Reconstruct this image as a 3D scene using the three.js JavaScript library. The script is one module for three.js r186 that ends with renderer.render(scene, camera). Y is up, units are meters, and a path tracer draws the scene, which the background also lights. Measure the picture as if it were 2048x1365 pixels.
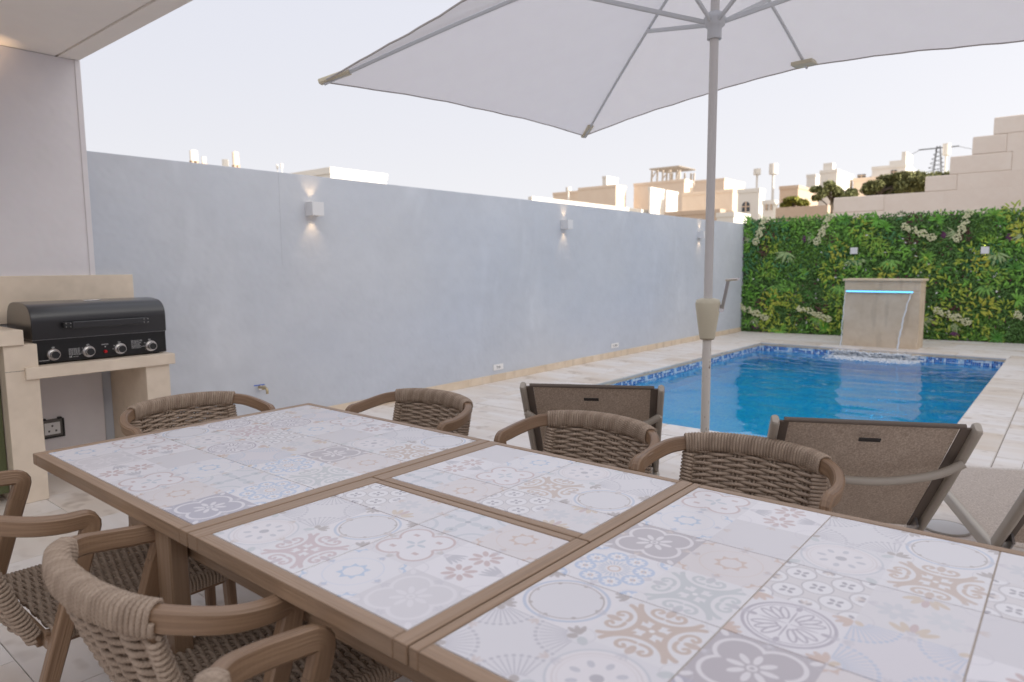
import * as THREE from 'three';
import { RoundedBoxGeometry } from 'three/addons/geometries/RoundedBoxGeometry.js';
import { mergeGeometries } from 'three/addons/utils/BufferGeometryUtils.js';
import { RectAreaLightUniformsLib } from 'three/addons/lights/RectAreaLightUniformsLib.js';

// ---------------------------------------------------------------- camera, sky, sun, exposure
const V = (x, y, z) => new THREE.Vector3(x, y, z);
const scene = new THREE.Scene();
const EYE = V(0, 1.335, 0), FPX = 1370.79, CX = 1024, CY = 682.5;
const YAW = 0.691526, PITCH = 0.109722, ROLL = -0.0073306;
const fwd = V(-Math.sin(YAW) * Math.cos(PITCH), -Math.sin(PITCH), -Math.cos(YAW) * Math.cos(PITCH));
const right0 = V(Math.cos(YAW), 0, -Math.sin(YAW)), up0 = right0.clone().cross(fwd);
const camR = right0.clone().multiplyScalar(Math.cos(ROLL)).addScaledVector(up0, Math.sin(ROLL));
const camU = up0.clone().multiplyScalar(Math.cos(ROLL)).addScaledVector(right0, -Math.sin(ROLL));
const camera = new THREE.PerspectiveCamera(52.936, 2048 / 1365, 0.05, 1500);
camera.position.copy(EYE);
camera.quaternion.setFromRotationMatrix(new THREE.Matrix4().makeBasis(camR, camU, fwd.clone().negate()));
camera.focus = 2.4; camera.userData.fStop = 3.4;

const SUN_EL = 12 * Math.PI / 180, SUN_AZ = 4 * Math.PI / 180;
const sunDir = V(Math.cos(SUN_EL) * Math.cos(SUN_AZ), Math.sin(SUN_EL), -Math.cos(SUN_EL) * Math.sin(SUN_AZ));
{
  const W = 512, Hh = 256, d = new Float32Array(W * Hh * 4);
  for (let j = 0; j < Hh; j++) for (let i = 0; i < W; i++) {
    const el = ((j + 0.5) / Hh - 0.5) * Math.PI, az = ((i + 0.5) / W - 0.5) * 2 * Math.PI;
    const x = Math.cos(az) * Math.cos(el), y = Math.sin(el), z = Math.sin(az) * Math.cos(el);
    const g = Math.acos(Math.min(1, Math.max(-1, x * sunDir.x + y * sunDir.y + z * sunDir.z))) * 180 / Math.PI;
    const k = Math.exp(-Math.max(0, el * 180 / Math.PI) / 15);
    const glow = 3.0 * Math.exp(-g / 18) + 0.75 * Math.exp(-g / 42);
    const o = (j * W + i) * 4;
    if (y < 0) { d[o] = 0.42; d[o + 1] = 0.4; d[o + 2] = 0.38; } else {
      d[o] = 0.60 + 0.185 * k + glow * 1.0; d[o + 1] = 0.622 + 0.158 * k + glow * 0.94; d[o + 2] = 0.725 + 0.06 * k + glow * 0.82;
    }
    d[o + 3] = 1;
  }
  const t = new THREE.DataTexture(d, W, Hh, THREE.RGBAFormat, THREE.FloatType);
  t.mapping = THREE.EquirectangularReflectionMapping; t.magFilter = t.minFilter = THREE.LinearFilter; t.needsUpdate = true;
  scene.background = t; scene.environment = t;
}
const sun = new THREE.DirectionalLight(new THREE.Color(1, 0.93, 0.83), 5);
sun.position.copy(sunDir.clone().multiplyScalar(80)).add(V(-10, 0, -25)); sun.target.position.set(-10, 0, -25);
sun.castShadow = true; sun.shadow.radius = 1; sun.shadow.mapSize.set(4096, 4096);
Object.assign(sun.shadow.camera, { left: -90, right: 90, top: 60, bottom: -60, near: 1, far: 260 });
scene.add(sun, sun.target);
const renderer = new THREE.WebGLRenderer({ antialias: true });
renderer.toneMapping = THREE.LinearToneMapping;
renderer.toneMappingExposure = 1.15;
renderer.shadowMap.enabled = true;
RectAreaLightUniformsLib.init();

// ---------------------------------------------------------------- helpers
let seed = 12345;
const rnd = (a = 0, b = 1) => { seed |= 0; seed = seed + 0x6D2B79F5 | 0; let t = Math.imul(seed ^ seed >>> 15, 1 | seed); t = t + Math.imul(t ^ t >>> 7, 61 | t) ^ t; return a + (b - a) * (((t ^ t >>> 14) >>> 0) / 4294967296); };
// a photo pixel gives a direction; the plane it is known to lie on gives the point
const ray = (x, y) => fwd.clone().addScaledVector(camR, (x - CX) / FPX).addScaledVector(camU, -(y - CY) / FPX);
const hit = (x, y, axis, v) => { const r = ray(x, y); return EYE.clone().addScaledVector(r, (v - EYE[axis]) / r[axis]); };
const taken = {};
const numbered = (n) => { const k = taken[n] = (taken[n] ?? -1) + 1; return k ? `${n}_${String(k).padStart(3, '0')}` : n; };
const shade = (o) => { o.castShadow = o.receiveShadow = true; return o; };
function mesh(name, geo, mat, parent) { const m = shade(new THREE.Mesh(geo, mat)); m.name = parent ? name : numbered(name); (parent ?? scene).add(m); return m; }
function group(name, parent) { const g = new THREE.Group(); g.name = parent ? name : numbered(name); (parent ?? scene).add(g); return g; }
function tag(o, label, category, grp) { o.userData.label = label; o.userData.category = category; if (grp) o.userData.group = grp; return o; }
function struct(o) { o.userData.kind = 'structure'; return o; }
function clone(o, label) { const c = o.clone(); c.name = numbered(o.name.replace(/_\d{3}$/, '')); c.userData = { ...o.userData }; if (label) c.userData.label = label; scene.add(c); return c; }
// box-projected uv in metres
function uvm(g, ox = 0, oy = 0) {
  if (!g.attributes.normal) g.computeVertexNormals();
  const p = g.attributes.position, n = g.attributes.normal, uv = new Float32Array(p.count * 2);
  for (let i = 0; i < p.count; i++) {
    const x = Math.abs(n.getX(i)), y = Math.abs(n.getY(i)), z = Math.abs(n.getZ(i));
    let a, b; if (x >= y && x >= z) { a = p.getZ(i); b = p.getY(i); } else if (y >= z) { a = p.getX(i); b = p.getZ(i); } else { a = p.getX(i); b = p.getY(i); }
    uv[i * 2] = a + ox; uv[i * 2 + 1] = b + oy;
  }
  g.setAttribute('uv', new THREE.BufferAttribute(uv, 2)); return g;
}
// box between two corners, with rounded edges
function bx(x0, x1, y0, y1, z0, z1, r = 0.003, ox = 0, oy = 0) {
  const w = Math.abs(x1 - x0), h = Math.abs(y1 - y0), d = Math.abs(z1 - z0);
  const g = r > 0 ? new RoundedBoxGeometry(w, h, d, 1, Math.min(r, w / 2.01, h / 2.01, d / 2.01)) : new THREE.BoxGeometry(w, h, d);
  g.translate((x0 + x1) / 2, (y0 + y1) / 2, (z0 + z1) / 2);
  return uvm(g, ox, oy);
}
const turned = (g, m) => g.applyMatrix4(m);
const merge = (a) => mergeGeometries(a.map((g) => { const q = g.index ? g.toNonIndexed() : g; for (const k of Object.keys(q.attributes)) if (!['position', 'normal', 'uv'].includes(k)) q.deleteAttribute(k); return q; }));
// sweep a closed profile [[a,b],...] along points; side axis stays square to `up`
function sweep(pts, profile, { up = V(0, 1, 0), closed = false, caps = true, smooth = true, scale } = {}) {
  const n = pts.length, m = profile.length, P = [], U = [], I = []; let L = 0;
  const per = [0]; for (let k = 0; k < m; k++) { const a = profile[k], b = profile[(k + 1) % m]; per.push(per[k] + Math.hypot(a[0] - b[0], a[1] - b[1])); }
  let tPrev = null, nrm = null;
  for (let i = 0; i < n; i++) {
    const a = pts[closed ? (i - 1 + n) % n : Math.max(0, i - 1)], b = pts[closed ? (i + 1) % n : Math.min(n - 1, i + 1)];
    const t = b.clone().sub(a).normalize(); let s, u;
    if (up) { s = t.clone().cross(up).normalize(); u = s.clone().cross(t).normalize(); } else {
      if (!nrm) { nrm = Math.abs(t.y) < 0.9 ? V(0, 1, 0) : V(1, 0, 0); nrm.addScaledVector(t, -nrm.dot(t)).normalize(); } else { nrm.addScaledVector(t, -nrm.dot(t)).normalize(); }
      u = nrm; s = t.clone().cross(u);
    }
    if (i) L += pts[i].distanceTo(pts[i - 1]);
    const f = scale ? scale(i / (n - 1)) : 1;
    for (let k = 0; k <= m; k++) { const [x, y] = profile[k % m]; const q = pts[i]; P.push(q.x + (s.x * x + u.x * y) * f, q.y + (s.y * x + u.y * y) * f, q.z + (s.z * x + u.z * y) * f); U.push(L, per[k]); }
  }
  const w = m + 1, rows = closed ? n : n - 1;
  for (let i = 0; i < rows; i++) for (let k = 0; k < m; k++) { const a = i * w + k, b = ((i + 1) % n) * w + k; I.push(a, a + 1, b, a + 1, b + 1, b); }
  if (caps && !closed) for (const e of [0, n - 1]) { const c = P.length / 3; P.push(pts[e].x, pts[e].y, pts[e].z); U.push(0, 0); for (let k = 0; k < m; k++) { const q = (e * w + k) * 3, q2 = (e * w + k + 1) * 3; const j = P.length / 3; P.push(P[q], P[q + 1], P[q + 2], P[q2], P[q2 + 1], P[q2 + 2]); U.push(profile[k][0], profile[k][1], profile[(k + 1) % m][0], profile[(k + 1) % m][1]); e ? I.push(c, j, j + 1) : I.push(c, j + 1, j); } }
  let g = new THREE.BufferGeometry(); g.setAttribute('position', new THREE.Float32BufferAttribute(P, 3)); g.setAttribute('uv', new THREE.Float32BufferAttribute(U, 2)); g.setIndex(I);
  if (smooth) {
    g.computeVertexNormals(); const N = g.attributes.normal;   // weld the seam's normals
    for (let i = 0; i < n; i++) { const a = i * w, b = a + m; const v = V(N.getX(a) + N.getX(b), N.getY(a) + N.getY(b), N.getZ(a) + N.getZ(b)).normalize(); N.setXYZ(a, v.x, v.y, v.z); N.setXYZ(b, v.x, v.y, v.z); }
  } else { g = g.toNonIndexed(); g.computeVertexNormals(); }
  return g;
}
const circle = (r, k = 6, ry = r) => Array.from({ length: k }, (_, i) => [Math.cos(-i / k * 2 * Math.PI) * r, Math.sin(-i / k * 2 * Math.PI) * ry]);
const rrect = (w, h, r = 0.006, k = 2) => { const o = []; for (const [sx, sy, a0] of [[1, 1, 0], [1, -1, -90], [-1, -1, -180], [-1, 1, -270]]) for (let i = 0; i <= k; i++) { const a = (a0 + 90 - i / k * 90) * Math.PI / 180; o.push([sx * (w / 2 - r) + Math.cos(a) * r, sy * (h / 2 - r) + Math.sin(a) * r]); } return o; };
const tube = (pts, r, k = 6, o = {}) => sweep(pts, circle(r, k), { up: null, ...o });
const spline = (pts, n, closed = false) => new THREE.CatmullRomCurve3(pts, closed, 'centripetal').getPoints(n);
const line = (a, b, n = 1) => Array.from({ length: n + 1 }, (_, i) => a.clone().lerp(b, i / n));
const bar = (a, b, w, h, r = 0.004, up = V(0, 1, 0)) => sweep([a, b], rrect(w, h, r, 1), { up, smooth: false });
const rod = (a, b, r, k = 10) => sweep([a, b], circle(r, k), { up: null });

// ---------------------------------------------------------------- procedural textures
function noiseGrid(n, s) { const a = new Float32Array(n * n); let q = s >>> 0; for (let i = 0; i < n * n; i++) { q = (Math.imul(q, 1664525) + 1013904223) >>> 0; let h = q ^ (q >>> 15); h = Math.imul(h, 0x2c1b3c6d); h ^= h >>> 12; a[i] = ((h >>> 0) / 4294967296); } return a; }
const G = [noiseGrid(64, 7), noiseGrid(64, 99), noiseGrid(64, 1234), noiseGrid(64, 777)];
// tileable value noise: u,v in 0..1, fx,fy whole cells (max 64)
function vn(u, v, fx, fy, g = 0) { const a = G[g]; const x = u * fx, y = v * fy; const xi = Math.floor(x), yi = Math.floor(y); let tx = x - xi, ty = y - yi; tx = tx * tx * (3 - 2 * tx); ty = ty * ty * (3 - 2 * ty); const X = (i) => ((i % fx) + fx) % fx & 63, Y = (i) => ((i % fy) + fy) % fy & 63; const q = (i, j) => a[(Y(j) * 64 + X(i))]; return (q(xi, yi) * (1 - tx) + q(xi + 1, yi) * tx) * (1 - ty) + (q(xi, yi + 1) * (1 - tx) + q(xi + 1, yi + 1) * tx) * ty; }
function fbm(u, v, fx, fy, oct = 4, g = 0) { let s = 0, a = 0.5, n = 0; for (let o = 0; o < oct; o++) { s += a * vn(u, v, Math.min(fx, 64), Math.min(fy, 64), (g + o) % 4); n += a; a *= 0.5; fx *= 2; fy *= 2; } return s / n; }
function tex(w, h, fn, { srgb = true, repeat = [1, 1] } = {}) {
  const d = new Uint8Array(w * h * 4);
  for (let j = 0; j < h; j++) for (let i = 0; i < w; i++) { const c = fn((i + 0.5) / w, (j + 0.5) / h); const o = (j * w + i) * 4; for (let k = 0; k < 3; k++) d[o + k] = Math.max(0, Math.min(255, (Array.isArray(c) ? c[k] : c) * 255)); d[o + 3] = 255; }
  const t = new THREE.DataTexture(d, w, h); t.wrapS = t.wrapT = THREE.RepeatWrapping; t.magFilter = t.minFilter = THREE.LinearFilter; if (srgb) t.colorSpace = THREE.SRGBColorSpace; t.repeat.set(...repeat); t.needsUpdate = true; return t;
}
function canvasTex(w, h, draw, repeat) { const c = document.createElement('canvas'); c.width = w; c.height = h; draw(c.getContext('2d'), w, h); const t = new THREE.CanvasTexture(c); t.colorSpace = THREE.SRGBColorSpace; t.magFilter = THREE.LinearFilter; t.wrapS = t.wrapT = THREE.RepeatWrapping; if (repeat) t.repeat.set(...repeat); return t; }
const mixc = (a, b, t) => a.map((x, i) => x + (b[i] - x) * t);
const hex = (s) => [1, 3, 5].map((i) => parseInt(s.slice(i, i + 2), 16) / 255);
const std = (o) => new THREE.MeshStandardMaterial(o);
const phy = (o) => new THREE.MeshPhysicalMaterial(o);
const lin = (r, g, b) => new THREE.Color().setRGB(r, g, b);

// plaster: broad trowel clouds, pale scuffs, fine grain (tile of 4 m)
const scuff = (u, v) => { const a = fbm(u + 0.08 * vn(v, u, 5, 5, 2), v, 20, 5, 4, 1); const m = fbm(u, v, 5, 4, 3, 3); return Math.max(0, a - 0.58) * 3.5 * Math.max(0, m - 0.42) * 5; };
const plasterTex = (base, amt, scuffAmt, n = 512) => tex(n, n, (u, v) => { const c = (fbm(u, v, 4, 6, 5, 0) - 0.5) * amt + (fbm(u, v, 32, 48, 2, 2) - 0.5) * amt * 0.5 + scuff(u, v) * scuffAmt; const w = (fbm(u, v, 3, 3, 3, 2) - 0.5) * amt * 0.6; return [base[0] + c + w, base[1] + c + w * 0.5, base[2] + c - w * 0.4]; }, { repeat: [0.25, 0.25] });
const plasterBump = tex(512, 512, (u, v) => fbm(u, v, 8, 12, 6, 1) * 0.7 + fbm(u, v, 48, 48, 2, 3) * 0.3, { srgb: false, repeat: [0.5, 0.5] });
const woodFn = (dark, lite, gx, gy) => (u, v) => { const w = vn(u, v, 3, 2, 1) * 0.25; const s = fbm(u, v + w * 0.2, gx, gy, 4, 0); const f = fbm(u, v, gx * 3, 64, 2, 2); const ring = 0.5 + 0.5 * Math.sin((v * 9 + w * 3 + vn(u, v, 2, 6, 3) * 1.6) * 6.28); return mixc(dark, lite, Math.min(1, Math.max(0, 0.15 + s * 0.5 + f * 0.35 + ring * 0.05 - 0.03))); };
const woodTexChair = tex(512, 512, woodFn(hex('#6d5440'), hex('#a3866b'), 3, 40), { repeat: [1.2, 5] });
const woodTexTable = tex(512, 512, woodFn(hex('#846a52'), hex('#ae9279'), 3, 40), { repeat: [1.0, 4] });
const woodBump = tex(256, 256, (u, v) => fbm(u, v, 3, 48, 3, 1), { srgb: false, repeat: [1.5, 6] });
const ropeBump = tex(128, 64, (u, v) => { const a = Math.sin((u * 6 + v * 2) * 6.283), b = Math.sin((u * 6 - v * 2) * 6.283); return 0.5 + 0.25 * a + 0.25 * b; }, { srgb: false, repeat: [22, 40] });
const ropeTex = tex(256, 64, (u, v) => { const n = fbm(u, v, 6, 4, 3, 1); const w = 0.06 * Math.sin((u * 24 + v * 4) * 6.283); return mixc(hex('#8f7c6b'), hex('#bda996'), n + w); }, { repeat: [5, 30] });
const stoneTex = tex(512, 512, (u, v) => { const c = (fbm(u, v, 24, 24, 3, 1) - 0.5) * 0.05 + (fbm(u, v, 4, 5, 3, 0) - 0.5) * 0.05; return [0.87 + c, 0.81 + c, 0.735 + c]; }, { repeat: [0.9, 0.9] });
// floor porcelain: pale travertine streaks along x with brown flecks (tile of 2.5 m)
const floorTex = tex(1024, 1024, (u, v) => {
  const s = fbm(u + 0.04 * vn(u, v, 4, 8, 2), v, 3, 26, 5, 0), b = fbm(u, v, 6, 6, 4, 1), f = fbm(u, v, 30, 44, 3, 2), warm = fbm(u, v, 3, 9, 3, 3);
  let c = mixc(hex('#d9cfc6'), hex('#eeeae7'), Math.min(1, Math.max(0, s * 1.3 - 0.15)));
  c = mixc(c, hex('#d3c0aa'), Math.max(0, warm - 0.5) * 1.3); c = mixc(c, hex('#8d7b6c'), Math.min(1, Math.max(0, f - 0.64) * 2.4 * b)); c = mixc(c, hex('#cbb49c'), Math.max(0, b - 0.52) * 0.6);
  return c;
}, { repeat: [0.4, 0.4] });
const slingTex = tex(128, 128, (u, v) => { const a = Math.sin(u * 64 * 6.283), b = Math.sin(v * 64 * 6.283); const n = 0.5 + 0.22 * a * b + 0.7 * (vn(u, v, 64, 50, 1) - 0.5); return mixc(hex('#ac9a89'), hex('#e8dccf'), n); }, { repeat: [4.5, 4.5] });
const slingBump = tex(128, 128, (u, v) => 0.5 + 0.25 * Math.sin(u * 64 * 6.283) + 0.25 * Math.sin(v * 64 * 6.283), { srgb: false, repeat: [9, 9] });
// pool mosaic: 2.5 cm glass squares, mixed blues with white clusters (tile of 0.8 m: 32 squares)
const mosaicTex = canvasTex(1024, 1024, (c, w, h) => {
  c.fillStyle = '#cfdbe6'; c.fillRect(0, 0, w, h); const n = 32, s = w / n; const blues = ['#1f63b4', '#2b78c8', '#1a55a3', '#3d8fd6', '#2d6fc0', '#4aa0e0', '#174a94'];
  for (let j = 0; j < n; j++) for (let i = 0; i < n; i++) { const wh = vn(i / n, j / n, 16, 16, 1) > 0.66; c.fillStyle = wh ? (rnd() < 0.7 ? '#e6eef4' : '#b9d5ea') : blues[Math.floor(rnd() * blues.length)]; c.fillRect(i * s + 2, j * s + 2, s - 4, s - 4); }
}, [1.25, 1.25]);
const liningTex = canvasTex(1024, 1024, (c, w, h) => {
  c.fillStyle = '#d6ecf6'; c.fillRect(0, 0, w, h); const n = 32, s = w / n; const blues = ['#b4e2fd', '#c2e9fe', '#a6dbfc', '#cfeefe', '#b8e4fd', '#a2d8fb'];
  for (let j = 0; j < n; j++) for (let i = 0; i < n; i++) { c.fillStyle = blues[Math.floor(rnd() * blues.length)]; c.fillRect(i * s + 1.5, j * s + 1.5, s - 3, s - 3); }
}, [1.25, 1.25]);
const waterBump = tex(512, 512, (u, v) => fbm(u + 0.05 * vn(u, v, 6, 6, 2), v, 10, 16, 4, 1), { srgb: false, repeat: [0.7, 0.7] });
const concreteTex = tex(512, 512, (u, v) => { const a = fbm(u, v, 5, 6, 4, 0), b = fbm(u, v, 22, 22, 3, 1), st = fbm(u, v, 12, 2, 3, 3); let c = mixc(hex('#ccb597'), hex('#e6d4bb'), a * 0.7 + b * 0.4); c = mixc(c, hex('#8f7c66'), Math.max(0, st - 0.55) * 0.9); return c; }, { repeat: [0.9, 0.9] });
const limeTex = tex(512, 512, (u, v) => { const a = fbm(u, v, 5, 5, 4, 0), b = fbm(u, v, 30, 30, 2, 1); return mixc(hex('#ead9c9'), hex('#f4e7d9'), a * 0.7 + b * 0.35); }, { repeat: [0.5, 0.5] });

const M = {
  grey: std({ map: plasterTex([0.77, 0.788, 0.82], 0.045, 0.03, 1024), roughness: 0.86, bumpMap: plasterBump, bumpScale: 0.006 }),
  house: std({ map: plasterTex([0.87, 0.855, 0.865], 0.03, 0.02), roughness: 0.9, bumpMap: plasterBump, bumpScale: 0.004 }),
  soffit: std({ map: plasterTex([0.94, 0.915, 0.89], 0.02, 0.0), roughness: 0.9 }),
  stone: std({ map: stoneTex, roughness: 0.6 }),
  floor: std({ map: floorTex, roughness: 0.5, bumpMap: plasterBump, bumpScale: 0.0015 }),
  grout: std({ color: lin(0.33, 0.29, 0.25), roughness: 0.95 }),
  skirting: std({ map: concreteTex, color: lin(1, 1.03, 1.1), roughness: 0.65 }),
  tileGrout: std({ color: lin(0.46, 0.39, 0.32), roughness: 0.9 }),
  coping: std({ map: concreteTex, color: lin(1, 0.99, 0.96), roughness: 0.65 }),
  fountain: std({ map: concreteTex, color: lin(0.95, 0.95, 0.95), roughness: 0.7, bumpMap: plasterBump, bumpScale: 0.003 }),
  mosaic: std({ map: mosaicTex, roughness: 0.2 }),
  lining: std({ map: liningTex, roughness: 0.3 }),
  wood: std({ map: woodTexChair, roughness: 0.42, bumpMap: woodBump, bumpScale: 0.0012 }),
  tableWood: std({ map: woodTexTable, roughness: 0.4, bumpMap: woodBump, bumpScale: 0.001 }),
  rope: std({ map: ropeTex, roughness: 0.85, bumpMap: ropeBump, bumpScale: 0.0012 }),
  sling: phy({ map: slingTex, roughness: 0.93, transmission: 0.5, thickness: 0, bumpMap: slingBump, bumpScale: 0.0005, side: THREE.DoubleSide }),
  taupe: std({ color: lin(0.43, 0.38, 0.32), roughness: 0.42 }),
  dark: std({ color: lin(0.03, 0.025, 0.022), roughness: 0.6 }),
  white: std({ color: lin(0.72, 0.72, 0.73), roughness: 0.5 }),
  black: phy({ color: lin(0.014, 0.014, 0.016), roughness: 0.3, clearcoat: 0.7, clearcoatRoughness: 0.25 }),
  blackFlat: std({ color: lin(0.014, 0.014, 0.015), roughness: 0.5 }),
  chrome: std({ color: lin(0.75, 0.74, 0.72), metalness: 1, roughness: 0.22 }),
  brass: std({ color: lin(0.55, 0.46, 0.3), metalness: 1, roughness: 0.35 }),
  steel: std({ color: lin(0.45, 0.45, 0.46), metalness: 1, roughness: 0.35 }),
  cream: std({ color: lin(0.62, 0.57, 0.43), roughness: 0.45 }),
  frameGrey: std({ color: lin(0.6, 0.62, 0.64), roughness: 0.4 }),
  lime: std({ map: limeTex, roughness: 0.9 }),
};

// ================================================================ the setting
const WX = -5.15, WTOP = 2.115, POOL = { x0: -4.14, x1: -0.706, z0: -5.17, z1: -11.67 };
// ground of the neighbourhood, with an opening where the property stands
{
  const s = new THREE.Shape([[-500, -500], [500, -500], [500, 700], [-500, 700]].map((a) => new THREE.Vector2(...a)));
  s.holes.push(new THREE.Path([[-5.3, 13.4], [6.4, 15.3], [6.4, -6.9], [-5.3, -6.9]].map((a) => new THREE.Vector2(...a))));
  const g = new THREE.ShapeGeometry(s); g.rotateX(-Math.PI / 2); uvm(g);
  const gm = struct(mesh('ground', g, std({ map: tex(256, 256, (u, v) => mixc(hex('#8f8168'), hex('#b5a68c'), fbm(u, v, 6, 6, 5, 1)), { repeat: [0.1, 0.1] }), roughness: 1 }))); gm.position.y = -0.3;
}
// patio floor: grout bed with single porcelain tiles on it
{
  const P = POOL, cw = 0.336, xa = -5.3, xb = 2.6, za = 3.2, zb = -14.9;
  struct(mesh('terrace', merge([bx(2.601, 6.5, -0.3, -0.001, -15.4, 3.2, 0), bx(-5.3, 6.5, -0.3, -0.001, 3.201, 7, 0)]), M.floor));
  const bed = (x0, x1, z0, z1) => bx(x0, x1, -0.3, -0.005, z0, z1, 0);
  const floor = struct(mesh('patio_floor', merge([bed(xa, xb, P.z0 + 0.02, za), bed(xa, xb, zb, P.z1 - 0.02), bed(xa, P.x0 - 0.02, P.z1 - 0.02, P.z0 + 0.02), bed(P.x1 + 0.02, xb, P.z1 - 0.02, P.z0 + 0.02)]), M.grout));
  const T = 0.63, x0 = -2.735 - T * 5, z0 = -0.617 + T * 5, variants = {};
  const hole = { x0: P.x0 - cw, x1: P.x1 + cw, z0: P.z0 + cw, z1: P.z1 - cw };
  const put = (a, b, c, d) => {   // c > d in z
    if (b - a < 0.03 || c - d < 0.03) return;
    const w = +(b - a).toFixed(3), dd = +(c - d).toFixed(3), v = Math.floor(rnd() * 6), key = `${w}_${dd}_${v}`;
    const g = variants[key] ??= bx(-w / 2 + 0.0015, w / 2 - 0.0015, -0.009, 0, -dd / 2 + 0.0015, dd / 2 - 0.0015, 0.001, v * 0.83, v * 1.37 + 0.2);
    mesh('tile', g, M.floor, floor).position.set((a + b) / 2, 0, (c + d) / 2);
  };
  for (let j = 0; j < 29; j++) {
    const c = z0 - j * T, d = c - T; if (d < -15 || c > 3.2) continue;
    for (let i = -1; i < 14; i++) {
      let a = x0 + i * T + (j % 2 ? T / 2 : 0), b = a + T; a = Math.max(a, WX - 0.1); b = Math.min(b, 2.58); if (b <= a) continue;
      const cz = Math.min(c, 3.1), dz = Math.max(d, -14.85);
      if (b <= hole.x0 || a >= hole.x1 || dz >= hole.z0 || cz <= hole.z1) { put(a, b, cz, dz); continue; }
      // cut the tile round the pool surround
      const yA = Math.max(dz, hole.z0), yB = Math.min(cz, hole.z1);
      if (cz > hole.z0) put(a, b, cz, hole.z0);
      if (dz < hole.z1) put(a, b, hole.z1, dz);
      const m0 = Math.min(cz, hole.z0), m1 = Math.max(dz, hole.z1);
      if (a < hole.x0) put(a, hole.x0, m0, m1);
      if (b > hole.x1) put(hole.x1, b, m0, m1);
    }
  }
}
// pool surround: single coping slabs with a bullnose to the water
{
  const c = struct(group('pool_coping')), P = POOL, cw = 0.333, n = 0.63;
  const slab = (x0, x1, z0, z1) => { const g = bx(x0 + 0.002, x1 - 0.002, -0.028, 0.004, z0 + 0.002, z1 - 0.002, 0.008, rnd(0, 3), rnd(0, 3)); mesh('slab', g, rnd() < 0.5 ? M.floor : M.copingTile, c); };
  M.copingTile = std({ map: floorTex, color: lin(0.93, 0.9, 0.86), roughness: 0.5 });
  const xs = []; for (let x = P.x0 - cw; x < P.x1 + cw - 0.05; x += n) xs.push([x, Math.min(x + n, P.x1 + cw)]);
  for (const [a, b] of xs) { slab(a, b, P.z0 - 0.012, P.z0 + cw); slab(a, b, P.z1 - cw, P.z1 + 0.012); }
  for (let z = P.z0 - 0.014; z > P.z1 + 0.05; z -= n) { const e = Math.max(z - n, P.z1 + 0.014); slab(P.x0 - cw, P.x0 + 0.012, e, z); slab(P.x1 - 0.012, P.x1 + cw, e, z); }
  // dark stained edge under the slabs and the mosaic band at the waterline
  const w = 0.012;
  mesh('edge_course', merge([bx(P.x0 - 0.02, P.x0 + w - 0.004, -0.05, -0.029, P.z1, P.z0, 0), bx(P.x1 - w + 0.004, P.x1 + 0.02, -0.05, -0.029, P.z1, P.z0, 0), bx(P.x0, P.x1, -0.05, -0.029, P.z1 - 0.02, P.z1 + w - 0.004, 0), bx(P.x0, P.x1, -0.05, -0.029, P.z0 - w + 0.004, P.z0 + 0.02, 0)]), M.coping, c);
}
// pool shell
{
  const P = POOL, t = 0.2, dN = -1.0, dF = -1.4;
  const s = struct(group('pool_shell'));
  const wall = (x0, x1, z0, z1) => mesh('pool_wall', bx(x0, x1, -1.7, -0.24, z0, z1, 0), M.lining, s);
  const band = (x0, x1, z0, z1) => mesh('mosaic_band', bx(x0, x1, -0.24, -0.051, z0, z1, 0, 0.013, 0.012), M.mosaic, s);
  for (const f of [wall, band]) { f(P.x0 - t, P.x0, P.z1 - t, P.z0 + t); f(P.x1, P.x1 + t, P.z1 - t, P.z0 + t); f(P.x0, P.x1, P.z1 - t, P.z1); f(P.x0, P.x1, P.z0, P.z0 + t); }
  const g = bx(P.x0, P.x1, -0.06, 0, P.z1, P.z0, 0); const p = g.attributes.position;
  for (let i = 0; i < p.count; i++) { const k = (p.getZ(i) - P.z0) / (P.z1 - P.z0); p.setY(i, p.getY(i) + dN + (dF - dN) * k); }
  mesh('pool_bottom', g, M.lining, s);
}
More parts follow.
